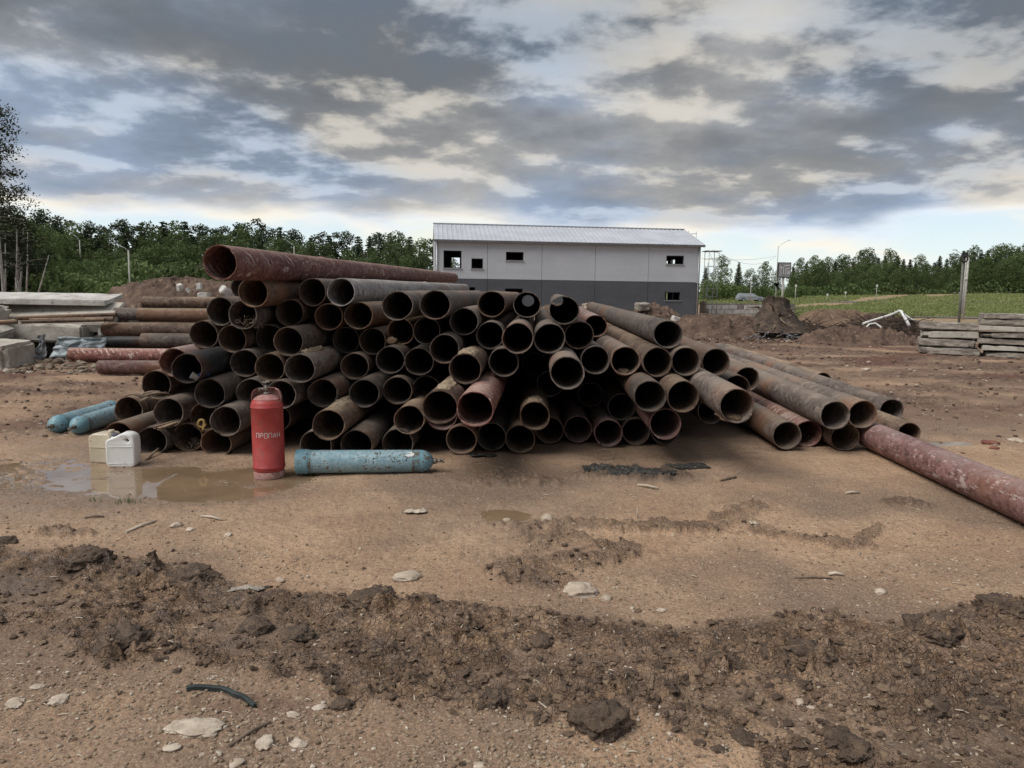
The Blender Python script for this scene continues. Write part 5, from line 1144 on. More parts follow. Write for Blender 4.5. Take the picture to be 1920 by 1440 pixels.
# leaning roadside pole with a dark ring, and the pale one behind
def pole2():
    Yb = 52; b0 = at(1798.5, 601, Yb); t0 = at(1806, 484, Yb); e = empty('utility_pole', (b0[0], Yb, 0)); tag(e, 'grey roadside pole carrying a dark ring near its top', 'pole')
    L = t0-np.array([b0[0], Yb, 0]); MB().tube((0, 0, -.2), tuple(L), .085, .07, 10).build('pole', surf('grey_pole', (.15, .15, .13), (.21, .21, .19), 3, .85, .2), e)
    c = Vector(tuple(L))*.985+Vector((.02, -.14, 0)); pts = [c+Vector((math.cos(a)*.20, 0, math.sin(a)*.20)) for a in np.linspace(0, 2*math.pi, 20, endpoint=False)]
    MB().path(pts, .055, 8, closed=True).build('dark_ring', M_DARK, e)
    m_ = MB(); m_.box((0, -.02, L[2]+.25), (.4, .1, .18)); m_.tube((0, 0, L[2]-.1), (0, 0, L[2]+.35), .05); m_.build('top_bracket', M_DARK, e)
    b0 = at(1809, 560, 62); t0 = at(1816, 483, 62); e = empty('utility_pole', (b0[0], 62, 0)); tag(e, 'pale pole right behind the roadside pole with the ring', 'pole'); L = t0-np.array([b0[0], 62, 0])
    MB().tube((0, 0, -.2), tuple(L), .10, .08, 10).build('pole', M_POLE, e); m_ = MB(); m_.box((L[0]*.67-.12, -.12, L[2]*.67), (.16, .1, .16)); m_.build('insulator_box', M_WHITEP, e)
pole2()
def wire(a, b_, sag, label, r=.012):
    a = Vector(a); b_ = Vector(b_); pts = [a.lerp(b_, q/14)-Vector((0, 0, sag*4*(q/14)*(1-q/14))) for q in range(15)]
    tag(MB().path(pts, r, 4).build('overhead_wire', M_DARK), label, 'wire', 'overhead wires')
wire(at(1336, 468, 59), at(1455, 480, 118), 1.2, 'thin wire from the scaffolding down to the curved street lamp')
wire(at(1316, 485, 60), at(1455, 480, 118), .3, 'thin wire from the hall wall to the curved street lamp')
# ------------------------------------------------ gas cylinders
def painted(name, c1, c2, wear, wear_amt, scale=9, rough=.5, lines=None):
    m, t, b = material(name); v = t.node('ShaderNodeTexCoord').outputs['Object']; rnd = t.node('ShaderNodeObjectInfo').outputs['Random']
    v = t.vmath('ADD', v, t.node('ShaderNodeCombineXYZ', ins={0: t.math('MULTIPLY', rnd, 5), 1: 0.0, 2: t.math('MULTIPLY', rnd, 9)}).outputs[0])
    n = t.noise(v, scale, 6, .65); n2 = t.noise(v, scale*3.5, 6, .75); n3 = t.noise(v, 3.0, 3, .5)
    c = t.mix(t.ss(n, .35, .65), c1, c2)
    wm = t.ss(t.math('ADD', t.math('MULTIPLY', n2, .6), t.math('MULTIPLY', n, .4)), 1-wear_amt, 1-wear_amt+.05)
    c = t.mix(wm, c, wear); c = t.mix(t.math('MULTIPLY', t.ss(n3, .45, .7), .35), c, tuple(x*.55 for x in c1))
    setp(t, b, color=c, rough=t.math('ADD', rough, t.math('MULTIPLY', wm, .3)), normal=t.bump(t.math('SUBTRACT', n2, t.math('MULTIPLY', wm, .4)), .35, .003)); return m
M_RED = painted('red_cylinder_paint', (.33, .036, .034), (.41, .056, .050), (.18, .09, .07), .455)
M_REDD = painted('dusty_red_paint', (.30, .12, .11), (.42, .26, .23), (.20, .12, .09), .48, rough=.8)
M_BLUE = painted('blue_cylinder_paint', (.15, .26, .31), (.30, .43, .47), (.10, .085, .065), .468, 13)
M_BLUE2 = painted('bright_blue_paint', (.13, .27, .33), (.21, .38, .44), (.13, .095, .07), .475, 11)
M_RUST = painted('rust_band', (.105, .075, .055), (.15, .14, .12), (.15, .28, .32), .53, 11, .8)
M_BRASS = surf('dull_valve_metal', (.14, .13, .11), (.25, .23, .20), 20, .5, .3, .002, metal=.5)
M_STEN = painted('worn_white_stencil', (.48, .36, .34), (.60, .47, .45), (.34, .05, .05), .445, 30, .7)
def arc(r, z0, z1, a0, a1, mb, off=.0012, n=3):
    vs = []
    for k in range(n+1):
        a = a0+(a1-a0)*k/n; vs.append((mb.bm.verts.new(((r+off)*math.cos(a), (r+off)*math.sin(a), z0)), mb.bm.verts.new(((r+off)*math.cos(a), (r+off)*math.sin(a), z1))))
    for k in range(n): mb.bm.faces.new((vs[k][0], vs[k+1][0], vs[k+1][1], vs[k][1]))
GL = {'П': [((0, 0), (0, 1)), ((1, 0), (1, 1)), ((0, 1), (1, 1))], 'Р': [((0, 0), (0, 1)), ((0, 1), (.9, 1)), ((.9, 1), (.9, .5)), ((0, .5), (.9, .5))],
      'О': [((0, 0), (0, 1)), ((1, 0), (1, 1)), ((0, 1), (1, 1)), ((0, 0), (1, 0))], 'А': [((0, 0), (.5, 1)), ((.5, 1), (1, 0)), ((.25, .35), (.75, .35))], 'Н': [((0, 0), (0, 1)), ((1, 0), (1, 1)), ((0, .5), (1, .5))]}
def stencil(word, r, zc, hh, w_, gap, acen, mat, parent, off=.0015, th=.16):
    mb = MB(); n = len(word); tot = n*w_+(n-1)*gap
    for i, ch in enumerate(word):
        x0 = -tot/2+i*(w_+gap)
        for (a, b_) in GL[ch]:
            ax, az = x0+a[0]*w_, zc+(a[1]-.5)*hh; bx, bz = x0+b_[0]*w_, zc+(b_[1]-.5)*hh
            L = math.hypot(bx-ax, bz-az); ux, uz = (bx-ax)/L, (bz-az)/L; t_ = hh*th/2; nx, nz = -uz*t_, ux*t_; s_ = L*.06
            q = [(ax+ux*s_+nx, az+uz*s_+nz), (ax+ux*s_-nx, az+uz*s_-nz), (bx-ux*s_-nx, bz-uz*s_-nz), (bx-ux*s_+nx, bz-uz*s_+nz)]
            mb.quad([((r+off)*math.cos(acen+x/r), (r+off)*math.sin(acen+x/r), z) for x, z in q])
    return mb.build('stencilled_word', mat, parent)
def propane():
    p = gr(497, 897); e = empty('gas_cylinder', (p[0], p[1]+.13, -.012)); tag(e, 'red upright gas cylinder with white stencilled word and bare valve', 'gas cylinder'); e.rotation_euler = (R(.4), R(-.6), 0)
    r = .145
    foot = [(r-.03, .0), (r-.004, .0), (r-.001, .012), (r-.004, .05), (r-.012, .068), (r-.03, .07)]
    link('foot_ring', lathe(foot, 56), M_REDD, parent=e)
    body = [(.06, .03), (r-.035, .04), (r-.010, .062), (r-.001, .085), (r, .098), (r+.004, .102), (r+.004, .108), (r, .112), (r, .40), (r, .665), (r+.004, .669), (r+.004, .675), (r, .679), (r-.002, .70), (r-.012, .725), (r-.035, .748), (r-.062, .764)]
    link('body', lathe(body, 64), M_RED, parent=e)
    dome = [(r-.014, .733), (r-.033, .7525), (r-.060, .7695), (r-.095, .782), (.035, .788), (.0, .789)]
    link('dusty_top', lathe([(r-.024, .7425), (r-.035, .752), (r-.060, .7685), (r-.095, .780), (.035, .786), (.001, .787)], 56), M_REDD, parent=e)
    # collar shield standing behind the valve
    n = 30; V = []; 
    for k in range(n):
        a = R(-8)+R(196)*k/(n-1)
        for (rr_, z) in ((r-.012, .715), (r-.010, .76), (r-.018, .80-.0*math.sin(a)), (r-.034, .825), (r-.060, .838)): V.append((rr_*math.cos(a), rr_*math.sin(a), z))
    o = link('collar_shield', mesh_np('collar_shield', V, grid_faces(n, 5)), M_REDD, parent=e); md = o.modifiers.new('thickness', 'SOLIDIFY'); md.thickness = .004
    v = MB(); v.tube((0, 0, .785), (0, 0, .806), .036, .030, 16).tube((0, 0, .805), (0, 0, .875), .017, .015, 14).tube((0, 0, .835), (-.045, -.03, .835), .012, .012, 10).tube((-.045, -.03, .835), (-.055, -.037, .835), .016, .016, 10).tube((0, 0, .875), (0, 0, .905), .008, .008, 8)
    vo = v.build('valve', M_BRASS, e)
    w_ = MB(); w_.path([(.030*math.cos(a), .030*math.sin(a), .90+.004*math.sin(5*a)) for a in np.linspace(0, 6.283, 20, endpoint=False)], .007, 8, closed=True)
    for k in range(4): w_.tube((0, 0, .90), (.028*math.cos(k*1.571), .028*math.sin(k*1.571), .90), .004, seg=6)
    w_.build('hand_wheel', M_BRASS, vo)
    stencil('ПРОПАН', r, .418, .047, .027, .012, math.atan2(-p[1], -p[0]), M_STEN, e)
propane()
def oxygen(p0, p1, lab, roll, cap=True, marks=False):
    """lies from its foot p0 to its nose p1"""
    p0 = Vector(p0); p1 = Vector(p1); r = .1095; d = (p1-p0); L = 1.30
    e = empty('blue_gas_cylinder', p0); tag(e, lab, 'gas cylinder', 'blue gas cylinders'); e.rotation_mode = 'QUATERNION'; e.rotation_quaternion = d.to_track_quat('Z', 'Y') @ Matrix.Rotation(R(roll), 3, 'Z').to_quaternion()
    shoe = [(r-.012, -.004), (r+.007, -.004), (r+.010, .01), (r+.009, .10), (r+.005, .115), (r+.0005, .118)]
    link('foot_shoe', lathe(shoe, 48), M_BLUE2, parent=e)
    link('rust_band', lathe([(r+.0006, .112), (r+.003, .12), (r+.003, .135), (r+.0006, .142)], 48), M_RUST, parent=e)
    body = [(.03, .02), (r-.02, .03), (r-.003, .06), (r, .09), (r, .3), (r, .6), (r, .9), (r, 1.06), (r, 1.10)]
    link('body', lathe(body, 48), M_BLUE, parent=e)
    link('shoulder_band', lathe([(r+.0008, 1.092), (r+.0008, 1.15), (r-.0015, 1.17)], 48), M_RUST, parent=e)
    link('shoulder', lathe([(r, 1.165), (r-.002, 1.19), (r-.008, 1.215), (r-.019, 1.240), (r-.035, 1.262), (r-.056, 1.280), (r-.078, 1.291), (.022, 1.297)], 48), M_BLUE2, parent=e)
    v = MB(); v.tube((0, 0, 1.295), (0, 0, 1.33), .028, .024, 16).tube((0, 0, 1.325), (0, 0, 1.385), .014, .012, 10).tube((0, 0, 1.36), (.04, 0, 1.36), .011, .011, 10).tube((0, 0, 1.385), (0, 0, 1.40), .02, .02, 10)
    v.build('valve', M_BRASS, e); return e, r
M_LAB = painted('torn_white_sticker', (.62, .62, .60), (.72, .72, .70), (.2, .3, .33), .42, 14, .6); M_BLK = surf('black_brushwork', (.02, .025, .03), (.04, .05, .055), 20, .7, .05)
a = gr(557, 865.5, .117); b_ = gr(806, 864.5, .113)
e, r = oxygen(a, b_, 'blue gas cylinder lying across the front of the heap, white sticker near its nose', 0)
# marks sit on the side facing the viewer: find that angle in the cylinder's own frame
q = e.rotation_quaternion.to_matrix(); tv = (q.transposed() @ Vector((0, -1, .42))).normalized(); AV = math.atan2(tv.y, tv.x)
up_ = (q.transposed() @ Vector((0, 0, 1))); AU = math.atan2(up_.y, up_.x); dv_ = 1 if math.sin(AU-AV) > 0 else -1
def on_cyl(mb, z, v, off=.0018): a_ = AV+dv_*v/r; return ((r+off)*math.cos(a_), (r+off)*math.sin(a_), z)
mb = MB(); mb.quad([on_cyl(mb, z, v) for z, v in ((1.03, .035), (1.045, .082), (1.085, .085), (1.115, .055))]); mb.quad([on_cyl(mb, z, v) for z, v in ((1.03, .035), (1.115, .055), (1.10, .030), (1.055, .022))]); mb.build('white_sticker', M_LAB, e)
mb = MB()
def stroke(pts, th=.006):
    for (z0, v0), (z1, v1) in zip(pts, pts[1:]):
        L = math.hypot(z1-z0, v1-v0); nx, nv = -(v1-v0)/L*th/2, (z1-z0)/L*th/2
        mb.quad([on_cyl(mb, z0+nx, v0+nv), on_cyl(mb, z1+nx, v1+nv), on_cyl(mb, z1-nx, v1-nv), on_cyl(mb, z0-nx, v0-nv)])
stroke([(.765, .075), (.765, .045)]); stroke([(.79, .075), (.79, .045)]); stroke([(.745, .068), (.80, .068)]); stroke([(.752, .05), (.77, .055)])
stroke([(.66, .0), (.66, -.03)], .008); stroke([(.73, .01), (.73, -.035)], .01); stroke([(.73, .01), (.77, .012)], .006)
stroke([(.90, .0), (.905, -.02), (.935, -.02)], .006); stroke([(.945, 0), (.955, -.028), (.97, -.01), (.985, -.03)], .006); stroke([(1.0, -.005), (1.012, -.03)], .006)
stroke([(1.02, .02), (1.04, .025), (1.05, .01), (1.035, .002), (1.045, -.012), (1.02, -.015)], .006); stroke([(.76, .022), (.98, .020)], .003)
mb.build('black_marks', M_BLK, e)
a = gr(205, 768, .112); b_ = gr(97, 799, .112); d = (b_-a)/np.linalg.norm(b_-a); b_ = b_; 
e1, _ = oxygen(b_-d*1.30+np.array([.0, 0, 0]), b_, 'blue gas cylinder at the far left, the left one of a lying pair', 40)
b2 = gr(131, 800, .112); a2 = b2-np.array([-.10, -1.30, 0])*1.0
dd = np.array([b_[0]+.26, 0, 0]); oxygen(np.array([b_[0]+.25, b_[1]+1.26, .112]), np.array([b_[0]+.285, b_[1]-.04, .112]), 'blue gas cylinder with grey worn nose, the right one of a lying pair', 200)
# ------------------------------------------------ jerrycans
M_CANW = painted('dirty_white_plastic', (.70, .70, .67), (.80, .80, .78), (.40, .33, .26), .42, 5, .5); M_CANY = painted('yellowed_plastic', (.46, .40, .29), (.56, .50, .38), (.30, .24, .16), .42, 5, .45)
def jerrycan(p, rz, w_, h, dp, mat, label, hole=True):
    e = empty('jerrycan', p, rz); tag(e, label, 'jerrycan', 'jerrycans by the pool')
    cu = bpy.data.curves.new('canoutline', 'CURVE'); cu.dimensions = '2D'; cu.fill_mode = 'BOTH'; cu.extrude = dp/2-.018; cu.bevel_depth = .018; cu.bevel_resolution = 3
    def poly(pts):
        s_ = cu.splines.new('BEZIER'); s_.bezier_points.add(len(pts)-1); s_.use_cyclic_u = True; s_.resolution_u = 6
        for i, (x, z) in enumerate(pts):
            b_ = s_.bezier_points[i]; b_.co = (x, z, 0); b_.handle_left_type = b_.handle_right_type = 'AUTO' if len(pts) == 4 else 'VECTOR'
    def rnd(pts, rad):
        out = []; n = len(pts)
        for i in range(n):
            A, B, C_ = [np.array(pts[(i+k) % n]) for k in (-1, 0, 1)]; u_ = (A-B)/np.linalg.norm(A-B); v_ = (C_-B)/np.linalg.norm(C_-B)
            for t_ in (0, .33, .67, 1): q_ = B+u_*rad*(1-t_)**2+v_*rad*t_**2; out.append(tuple(q_))
        return out
    s2 = .018
    O = [(-w_/2+s2, s2), (w_/2-s2, s2), (w_/2-s2, h*.70), (w_/2-s2-.01, h-.02-s2), (w_*.10, h-s2), (-w_*.12, h*.84), (-w_/2+s2, h*.76)] if hole else [(-w_/2+s2, s2), (w_/2-s2, s2), (w_/2-s2, h*.80), (w_/2-s2-.02, h*.93-s2), (-w_/2+s2+.04, h*.93-s2), (-w_/2+s2, h*.80)]
    poly(rnd(O, .03 if hole else .012))
    if hole: poly(rnd([(w_*.05, h*.80), (w_*.27, h*.65), (w_*.40, h*.77), (w_*.25, h*.895)], .016)[::-1])
    to = bpy.data.objects.new('tmp', cu); COL.objects.link(to); dg = bpy.context.evaluated_depsgraph_get(); me = bpy.data.meshes.new_from_object(to.evaluated_get(dg)); bpy.data.objects.remove(to)
    me.transform(Matrix.Rotation(R(90), 4, 'X')); V = np.zeros(len(me.vertices)*3, np.float32); me.vertices.foreach_get('co', V); V = V.reshape(-1, 3)
    V[:, 1] += .006*vn(V[:, 0]*14, V[:, 2]*14); me.vertices.foreach_set('co', V.ravel()); me.polygons.foreach_set('use_smooth', np.ones(len(me.polygons), bool)); me.set_sharp_from_angle(angle=R(40))
    link('can_body', me, mat, parent=e)
    cx = -w_*.28 if hole else w_*.3
    zz = h*.79 if hole else h*.92
    MB().tube((cx, 0, zz), (cx, 0, zz+.03), .030, .028, 16).build('neck', mat, e)
    if hole: MB().tube((cx, 0, zz+.028), (cx, 0, zz+.055), .030, .028, 18).build('screw_cap', surf('grey_cap', (.09, .10, .12), (.14, .15, .18), 10, .6, .1), e)
    mb = MB()
    for zq in ((h*.60, h*.12) if hole else (h*.5,)): mb.box((0, -dp/2-.001, zq), (w_*.82, .006, .007), bev=.002)
    mb.build('seam', mat, e)
p = gr(226, 874); jerrycan((p[0], p[1]+.07, -.012), R(6), .275, .345, .17, M_CANW, 'white plastic jerrycan with grip hole beside the pool')
p = gr(190, 868); jerrycan((p[0]-.015, p[1]+.12, -.012), R(-7), .24, .325, .19, M_CANY, 'yellowed plastic jerrycan behind the white one, no cap', False)
# ------------------------------------------------ small things in and around the pipes
def in_pipe(i, depth, ang=0.0, rad=None):
    ob, f, d, r = PIPES[i]; d = Vector(d); s_ = d.cross(Vector((0, 0, 1))).normalized(); u_ = s_.cross(d).normalized(); rr_ = (r-.012) if rad is None else rad
    return Vector(f)+d*depth-u_*math.cos(ang)*rr_+s_*math.sin(ang)*rr_, d, s_, u_
ix = {lab: i for i, (_, _, _, _, lab, _) in enumerate(P)}
def find(s_): return next(i for l, i in ix.items() if s_ in l)
# cup and can
pb, d, s_, u_ = in_pipe(find('black coated pipe with white'), .16, .15)
e = empty('paper_cup', pb+u_*.036); tag(e, 'white paper cup tipped over in the mouth of the black coated pipe', 'cup'); e.rotation_mode = 'QUATERNION'; e.rotation_quaternion = (-s_*.75+u_*.55-d*.5).to_track_quat('Z', 'Y')
link('cup_wall', lathe([(.001, -.055), (.028, -.055), (.029, -.052), (.038, .052), (.040, .055), (.036, .052), (.027, -.05)], 24), surf('paper', (.66, .58, .50), (.75, .69, .62), 6, .7, .05), parent=e)
link('cup_base_band', lathe([(.0285, -.0555), (.0315, -.03), (.032, -.029)], 24), surf('cup_band', (.10, .06, .045), (.16, .10, .07), 9, .7, .05), parent=e)
pb, d, s_, u_ = in_pipe(find('black coated pipe with white'), .19, .62)
e = empty('drink_can', pb+u_*.034); tag(e, 'dark blue drink can beside the paper cup', 'can'); e.rotation_mode = 'QUATERNION'; e.rotation_quaternion = (s_*.8+d*.5+u_*.1).to_track_quat('Z', 'Y')
link('can_body', lathe([(.001, -.055), (.024, -.055), (.031, -.048), (.031, .046), (.026, .056)], 24), surf('blue_tin', (.015, .025, .09), (.03, .045, .14), 9, .35, .05, metal=.5), parent=e)
link('can_lid', lathe([(.0262, .0555), (.022, .053), (.001, .053)], 24), M_GALV, parent=e)
# thin tubes, sticks, rope, roots
for k, (da, s1) in enumerate(((.1, 0), (.35, 1))):
    pb, d, s_, u_ = in_pipe(find('two thin rusty tubes'), .0, da); A_ = pb+u_*.03-d*.22+s_*(-.06)+u_*(.0-.02*k); B_ = pb+d*.9+u_*.05+s_*.16
    me = pipe_mesh(.017, (B_-A_).length, 300+k, (), nl=3, seg=14); V = None
    o = link('thin_tube', me, [PM['b'], M_BORE, M_RIM], loc=A_); o.rotation_mode = 'QUATERNION'; o.rotation_quaternion = (B_-A_).to_track_quat('Z', 'Y')
    tag(o, ['rusty thin tube sticking out of the pipe, left one of two', 'rusty thin tube sticking out of the pipe, right one of two'][k], 'tube', 'thin rusty tubes')
def stick(pts, r, label, mat=None, name='stick', cat='stick', grp=None): return tag(MB().path(pts, r, 6).build(name, mat or M_WOOD), label, cat, grp)
stick([at(273, 863, 7.45), at(285, 852, 7.6), at(297, 841, 7.75)], [.012, .014, .009], 'broken stick leaning out of the ground pipe beside the white jerrycan')
for k, pts in enumerate((((262, 752), (285, 742), (312, 735)), ((272, 741), (295, 736), (318, 738)), ((283, 745), (300, 749), (322, 741)), ((268, 738), (282, 735), (300, 733)))):
    Yd = PF[find('scraps of bark')][1]; stick([at(x, y, Yd-.06+.03*j) for j, (x, y) in enumerate(pts)], [.012, .016, .006], ['long strip of bark hanging over the lip of the left edge pipe', 'upper strip of bark in the left edge pipe', 'lower strip of bark in the left edge pipe', 'short strip of bark in the left edge pipe'][k], grp='bark strips in the left edge pipe', cat='bark', name='bark_strip')
M_ROPE = surf('yellow_rope', (.30, .19, .06), (.45, .31, .12), 30, .9, .6, .004)
Yr = PF[find('yellow frayed rope')][1]-.05
stick([at(378+7*math.cos(a)*(1+.1*math.sin(3*a)), 794+7*math.sin(a), Yr) for a in np.linspace(0, 5.6, 16)]+[at(381, 803, Yr), at(380, 809, Yr-.02)], .0135, 'yellow frayed rope loop hanging between two pipe mouths', M_ROPE, 'rope_loop', 'rope')
M_ROOT = surf('dry_roots', (.16, .12, .085), (.27, .21, .15), 12, .9, .5)
def tangle(i, n, seed, label, spread=.09, dep=.1, cat='roots', ang=.3, mat=None):
    rr = random.Random(seed); mb = MB()
    pb, d, s_, u_ = in_pipe(i, dep, ang); c = pb+u_*.035
    for k in range(n):
        p = c+s_*rr.uniform(-spread, spread)+d*rr.uniform(-.08, .12)+u_*rr.uniform(-.01, .05); q_ = [p]
        dr = Vector((rr.uniform(-1, 1), rr.uniform(-1, 1), rr.uniform(-.4, .7)))
        for j in range(4): dr = (dr+Vector((rr.uniform(-.8, .8), rr.uniform(-.8, .8), rr.uniform(-.8, .6)))).normalized(); q_.append(q_[-1]+dr*.022)
        mb.path(q_, .0035, 4)
    return tag(mb.build('dry_tangle', mat or M_ROOT), label, cat)
tangle(find('bundle of dry roots'), 60, 1, 'bundle of dry roots in the ground pipe left of the red cylinder', .07)
tangle(find('dry stalks and dirt'), 60, 2, 'dry stalks and dirt in the pipe near the upper left corner', .11, .12, 'stalks')
tangle(find('grey rag'), 50, 5, 'grey rag and roots in the shaded pipe under the black one', .08, .0, 'rag', .9, surf('grey_rag', (.14, .13, .12), (.22, .21, .19), 9, .9, .4))
def lump(i, dep, sz, seed, label, ang=0.0):
    pb, d, s_, u_ = in_pipe(i, dep, ang); V, Fq = ICO[3]; V = V*np.array(sz)*(1+.35*fbm(V[:, 0]*2+seed, V[:, 1]*2, V[:, 2]*2, o=3))[:, None]
    o = link('earth_lump', mesh_np('earth_lump', V, Fq), M_MOUND2, loc=pb+u_*sz[2]*.2); o.rotation_euler = (0, 0, 0); return tag(o, label, 'lump')
lump(find('silt lump in its mouth'), .22, (.09, .12, .045), 4, 'silt lump in the grey pipe second right of the hollow')
lump(find('large grey pipe jutting'), .3, (.11, .25, .04), 6, 'pale silt in the bore of the large jutting pipe')
lump(find('muddy bore'), .3, (.1, .2, .045), 7, 'mud inside the collared lowest left pipe')
Yc = PF[find('clod of earth at its lower left')][1]-.12
V, Fq = ICO[3]; V = V*np.array((.075, .06, .05))*(1+.4*fbm(V[:, 0]*2+9, V[:, 1]*2, V[:, 2]*2, o=3))[:, None]
tag(link('earth_clod', mesh_np('earth_clod', V, Fq), M_MOUND2, loc=at(736, 640, Yc)), 'clod of earth stuck between two deep shadowed pipes', 'clod')
# earth crust on the top of some pipes
def crust(i, t0, t1, seed, label, w_=.6, amp=.02, mat=None):
    ob, f, d, r = PIPES[i]; n, m_ = 46, 26; Z, A = np.meshgrid(np.linspace(t0, t1, n), np.linspace(-w_, w_, m_), indexing='ij')
    q_ = np.clip(1-np.abs(A/w_)**2-((Z-(t0+t1)/2)/((t1-t0)/2))**4+.9*fbm(Z*5+seed, A*4, o=4), -.4, 1); rr_ = r-.004+amp*np.maximum(q_, -.1)*(1+.6*fbm(Z*18+seed, A*9, o=3))
    D = Vector(d); s_ = D.cross(Vector((0, 0, 1))).normalized(); u_ = s_.cross(D).normalized()
    X = np.array(f)+Z[..., None]*np.array(d)+rr_[..., None]*(np.cos(A)[..., None]*np.array(u_)+np.sin(A)[..., None]*np.array(s_))
    o = link('dried_earth', mesh_np('dried_earth', X.reshape(-1, 3), grid_faces(n, m_)), mat or M_CRUST); return tag(o, label, 'earth crust', kind='stuff')
M_CRUST = surf('dried_clay', (.24, .18, .12), (.36, .28, .19), 18, .95, .9, .006)
crust(find('earth crusted yellowish top'), .0, .8, 1, 'yellow earth crust on the pipe above the big red mouth')
crust(find('mud ridge along its top'), .15, .9, 2, 'dried mud ridge on the protruding grey pipe', .35, .035)
crust(find('crusted brown pipe jutting'), .1, 1.2, 3, 'earth crust on the pipe above the lying blue cylinder')
crust(find('left one of two grey-brown') if False else find('big protruding brown pipe'), .1, 1.0, 4, 'earth crust on the big protruding brown pipe', .5)
crust(find('brown pipe directly under'), .05, .8, 5, 'earth crust on the pipe under the red one', .8, .015)
crust(find('brown pipe with pale scratches'), .02, .5, 6, 'earth crust on the scratched brown pipe', .6, .012)
# wire ring, black plastic, litter in front of the heap
M_WIRE = surf('rusty_wire', (.16, .11, .08), (.26, .19, .14), 20, .7, .3)
c = gr(1134, 856, .02); stick([(c[0]+.10*math.cos(a), c[1]+.13*math.sin(a), .015+.03*(1+math.sin(a))+.006*math.sin(3*a)) for a in np.linspace(0, 6.5, 30)]+[(c[0]+.2, c[1]-.1, .02)], .0045, 'thin rusty wire ring on the ground below the red tinted pipe', M_WIRE, 'wire_ring', 'wire')
M_BPL = surf('black_plastic', (.020, .021, .020), (.05, .046, .04), 9, .5, .6, .01, c3=(.12, .095, .07))
def scrap(px, py, w_, dp, hgt, seed, label, mat, name='plastic_sheet', cat='plastic', rz=0.0, n=(40, 20)):
    p = gr(px, py); u_, v_ = np.meshgrid(np.linspace(-1, 1, n[0]), np.linspace(-1, 1, n[1])); ed = 1+.3*fbm(u_*2+seed, v_*2, o=3)
    x = u_*w_/2*ed; y = v_*dp/2*ed; z = hgt*(.5+.9*fbm(u_*2.2+seed, v_*2.2+3, o=4, ridge=True))*(1-.5*np.maximum(abs(u_), abs(v_))**4)
    ca, sa = math.cos(rz), math.sin(rz); X = p[0]+x*ca-y*sa; Y = p[1]+x*sa+y*ca
    Z = macro(X, Y)+np.array(relief(X.ravel(), Y.ravel())[0]).reshape(X.shape)*.6+np.maximum(z, .0)+.006
    o = link(name, mesh_np(name, np.stack([X, Y, Z], -1).reshape(-1, 3), grid_faces(n[1], n[0])), mat); md = o.modifiers.new('thickness', 'SOLIDIFY'); md.thickness = .003; return tag(o, label, cat)
scrap(1125, 884, .30, .22, .035, 3, 'black plastic scrap left of the flattened black sheet', M_BPL)
scrap(1190, 889, .50, .20, .035, 8, 'flattened black plastic sheet with mud on the ground before the heap', M_BPL, rz=-.1)
scrap(1290, 876, .4, .22, .02, 12, 'end of a muddy black sheet near the doubled pipe mouth', M_BPL, rz=.2)
scrap(905, 856, .28, .10, .03, 15, 'small black rag below the first ground pipes', M_BPL, rz=.1, n=(24, 10))
scrap(1245, 894, .26, .10, .03, 41, 'torn grey-black strip right of the flattened black sheet', M_BPL, rz=.3, n=(24, 12))
scrap(1160, 897, .16, .08, .03, 43, 'small dark flap below the flattened black sheet', M_BPL, rz=-.4, n=(20, 12))
M_PALE = surf('pale_scrap', (.42, .35, .27), (.55, .48, .39), 8, .8, .4, .005)
scrap(778, 962, .17, .06, .03, 21, 'pale torn scrap on the sandy ground before the blue cylinder', M_PALE, 'bark_scrap', 'scrap', .2, (24, 10))
scrap(1411, 987, .09, .05, .02, 25, 'small pale leaf shaped scrap on the torn clay ridge', M_PALE, 'leaf_scrap', 'scrap', .5, (18, 10))
scrap(463, 1110, .20, .06, .02, 31, 'long pale bark scrap on the edge of the mud band', surf('grey_bark', (.24, .21, .17), (.36, .32, .27), 8, .9, .5), 'bark_scrap', 'scrap', .15, (24, 10))
for (xa, ya, xb, yb, r, lab) in ((236, 1001, 294, 979, .010, 'pale stick left of centre on the gravel'), (378, 971, 417, 978, .009, 'short stick right of the long pale one'), (158, 972, 195, 973, .009, 'thin twig near the left edge'), (1490, 1085, 1560, 1088, .007, 'thin straight twig on the sand at right'), (1553, 1080, 1583, 1081, .010, 'short pale stub right of the straight twig'), (1195, 973, 1195, 955, .006, 'tiny upright pale stick in the sand'), (430, 1405, 508, 1357, .007, 'thin bent twig near the white flat stones'), (1010, 1325, 1038, 1357, .004, 'dry curved straw over the mud'), (1610, 925, 1585, 927, .012, 'pale wood chip before the fallen pipe'), (1195, 912, 1235, 918, .012, 'pale wooden splinter by the black sheet'), (1380, 897, 1350, 903, .012, 'dark wood chip on the sand')):
    a = gr(xa, ya); b_ = gr(xb, yb); a[2] = gz(a[0], a[1])+r; b_[2] = gz(b_[0], b_[1])+r
    if 'upright' in lab: b_ = a+np.array([0, .02, .075])
    mid = (a+b_)/2+np.array([0, .01, .006]); mid[2] = max(mid[2], gz(mid[0], mid[1])+r); stick([a, mid, b_], [r, r*1.1, r*.7], lab, mat=M_PALE if 'pale' in lab or 'straw' in lab else M_WOOD)
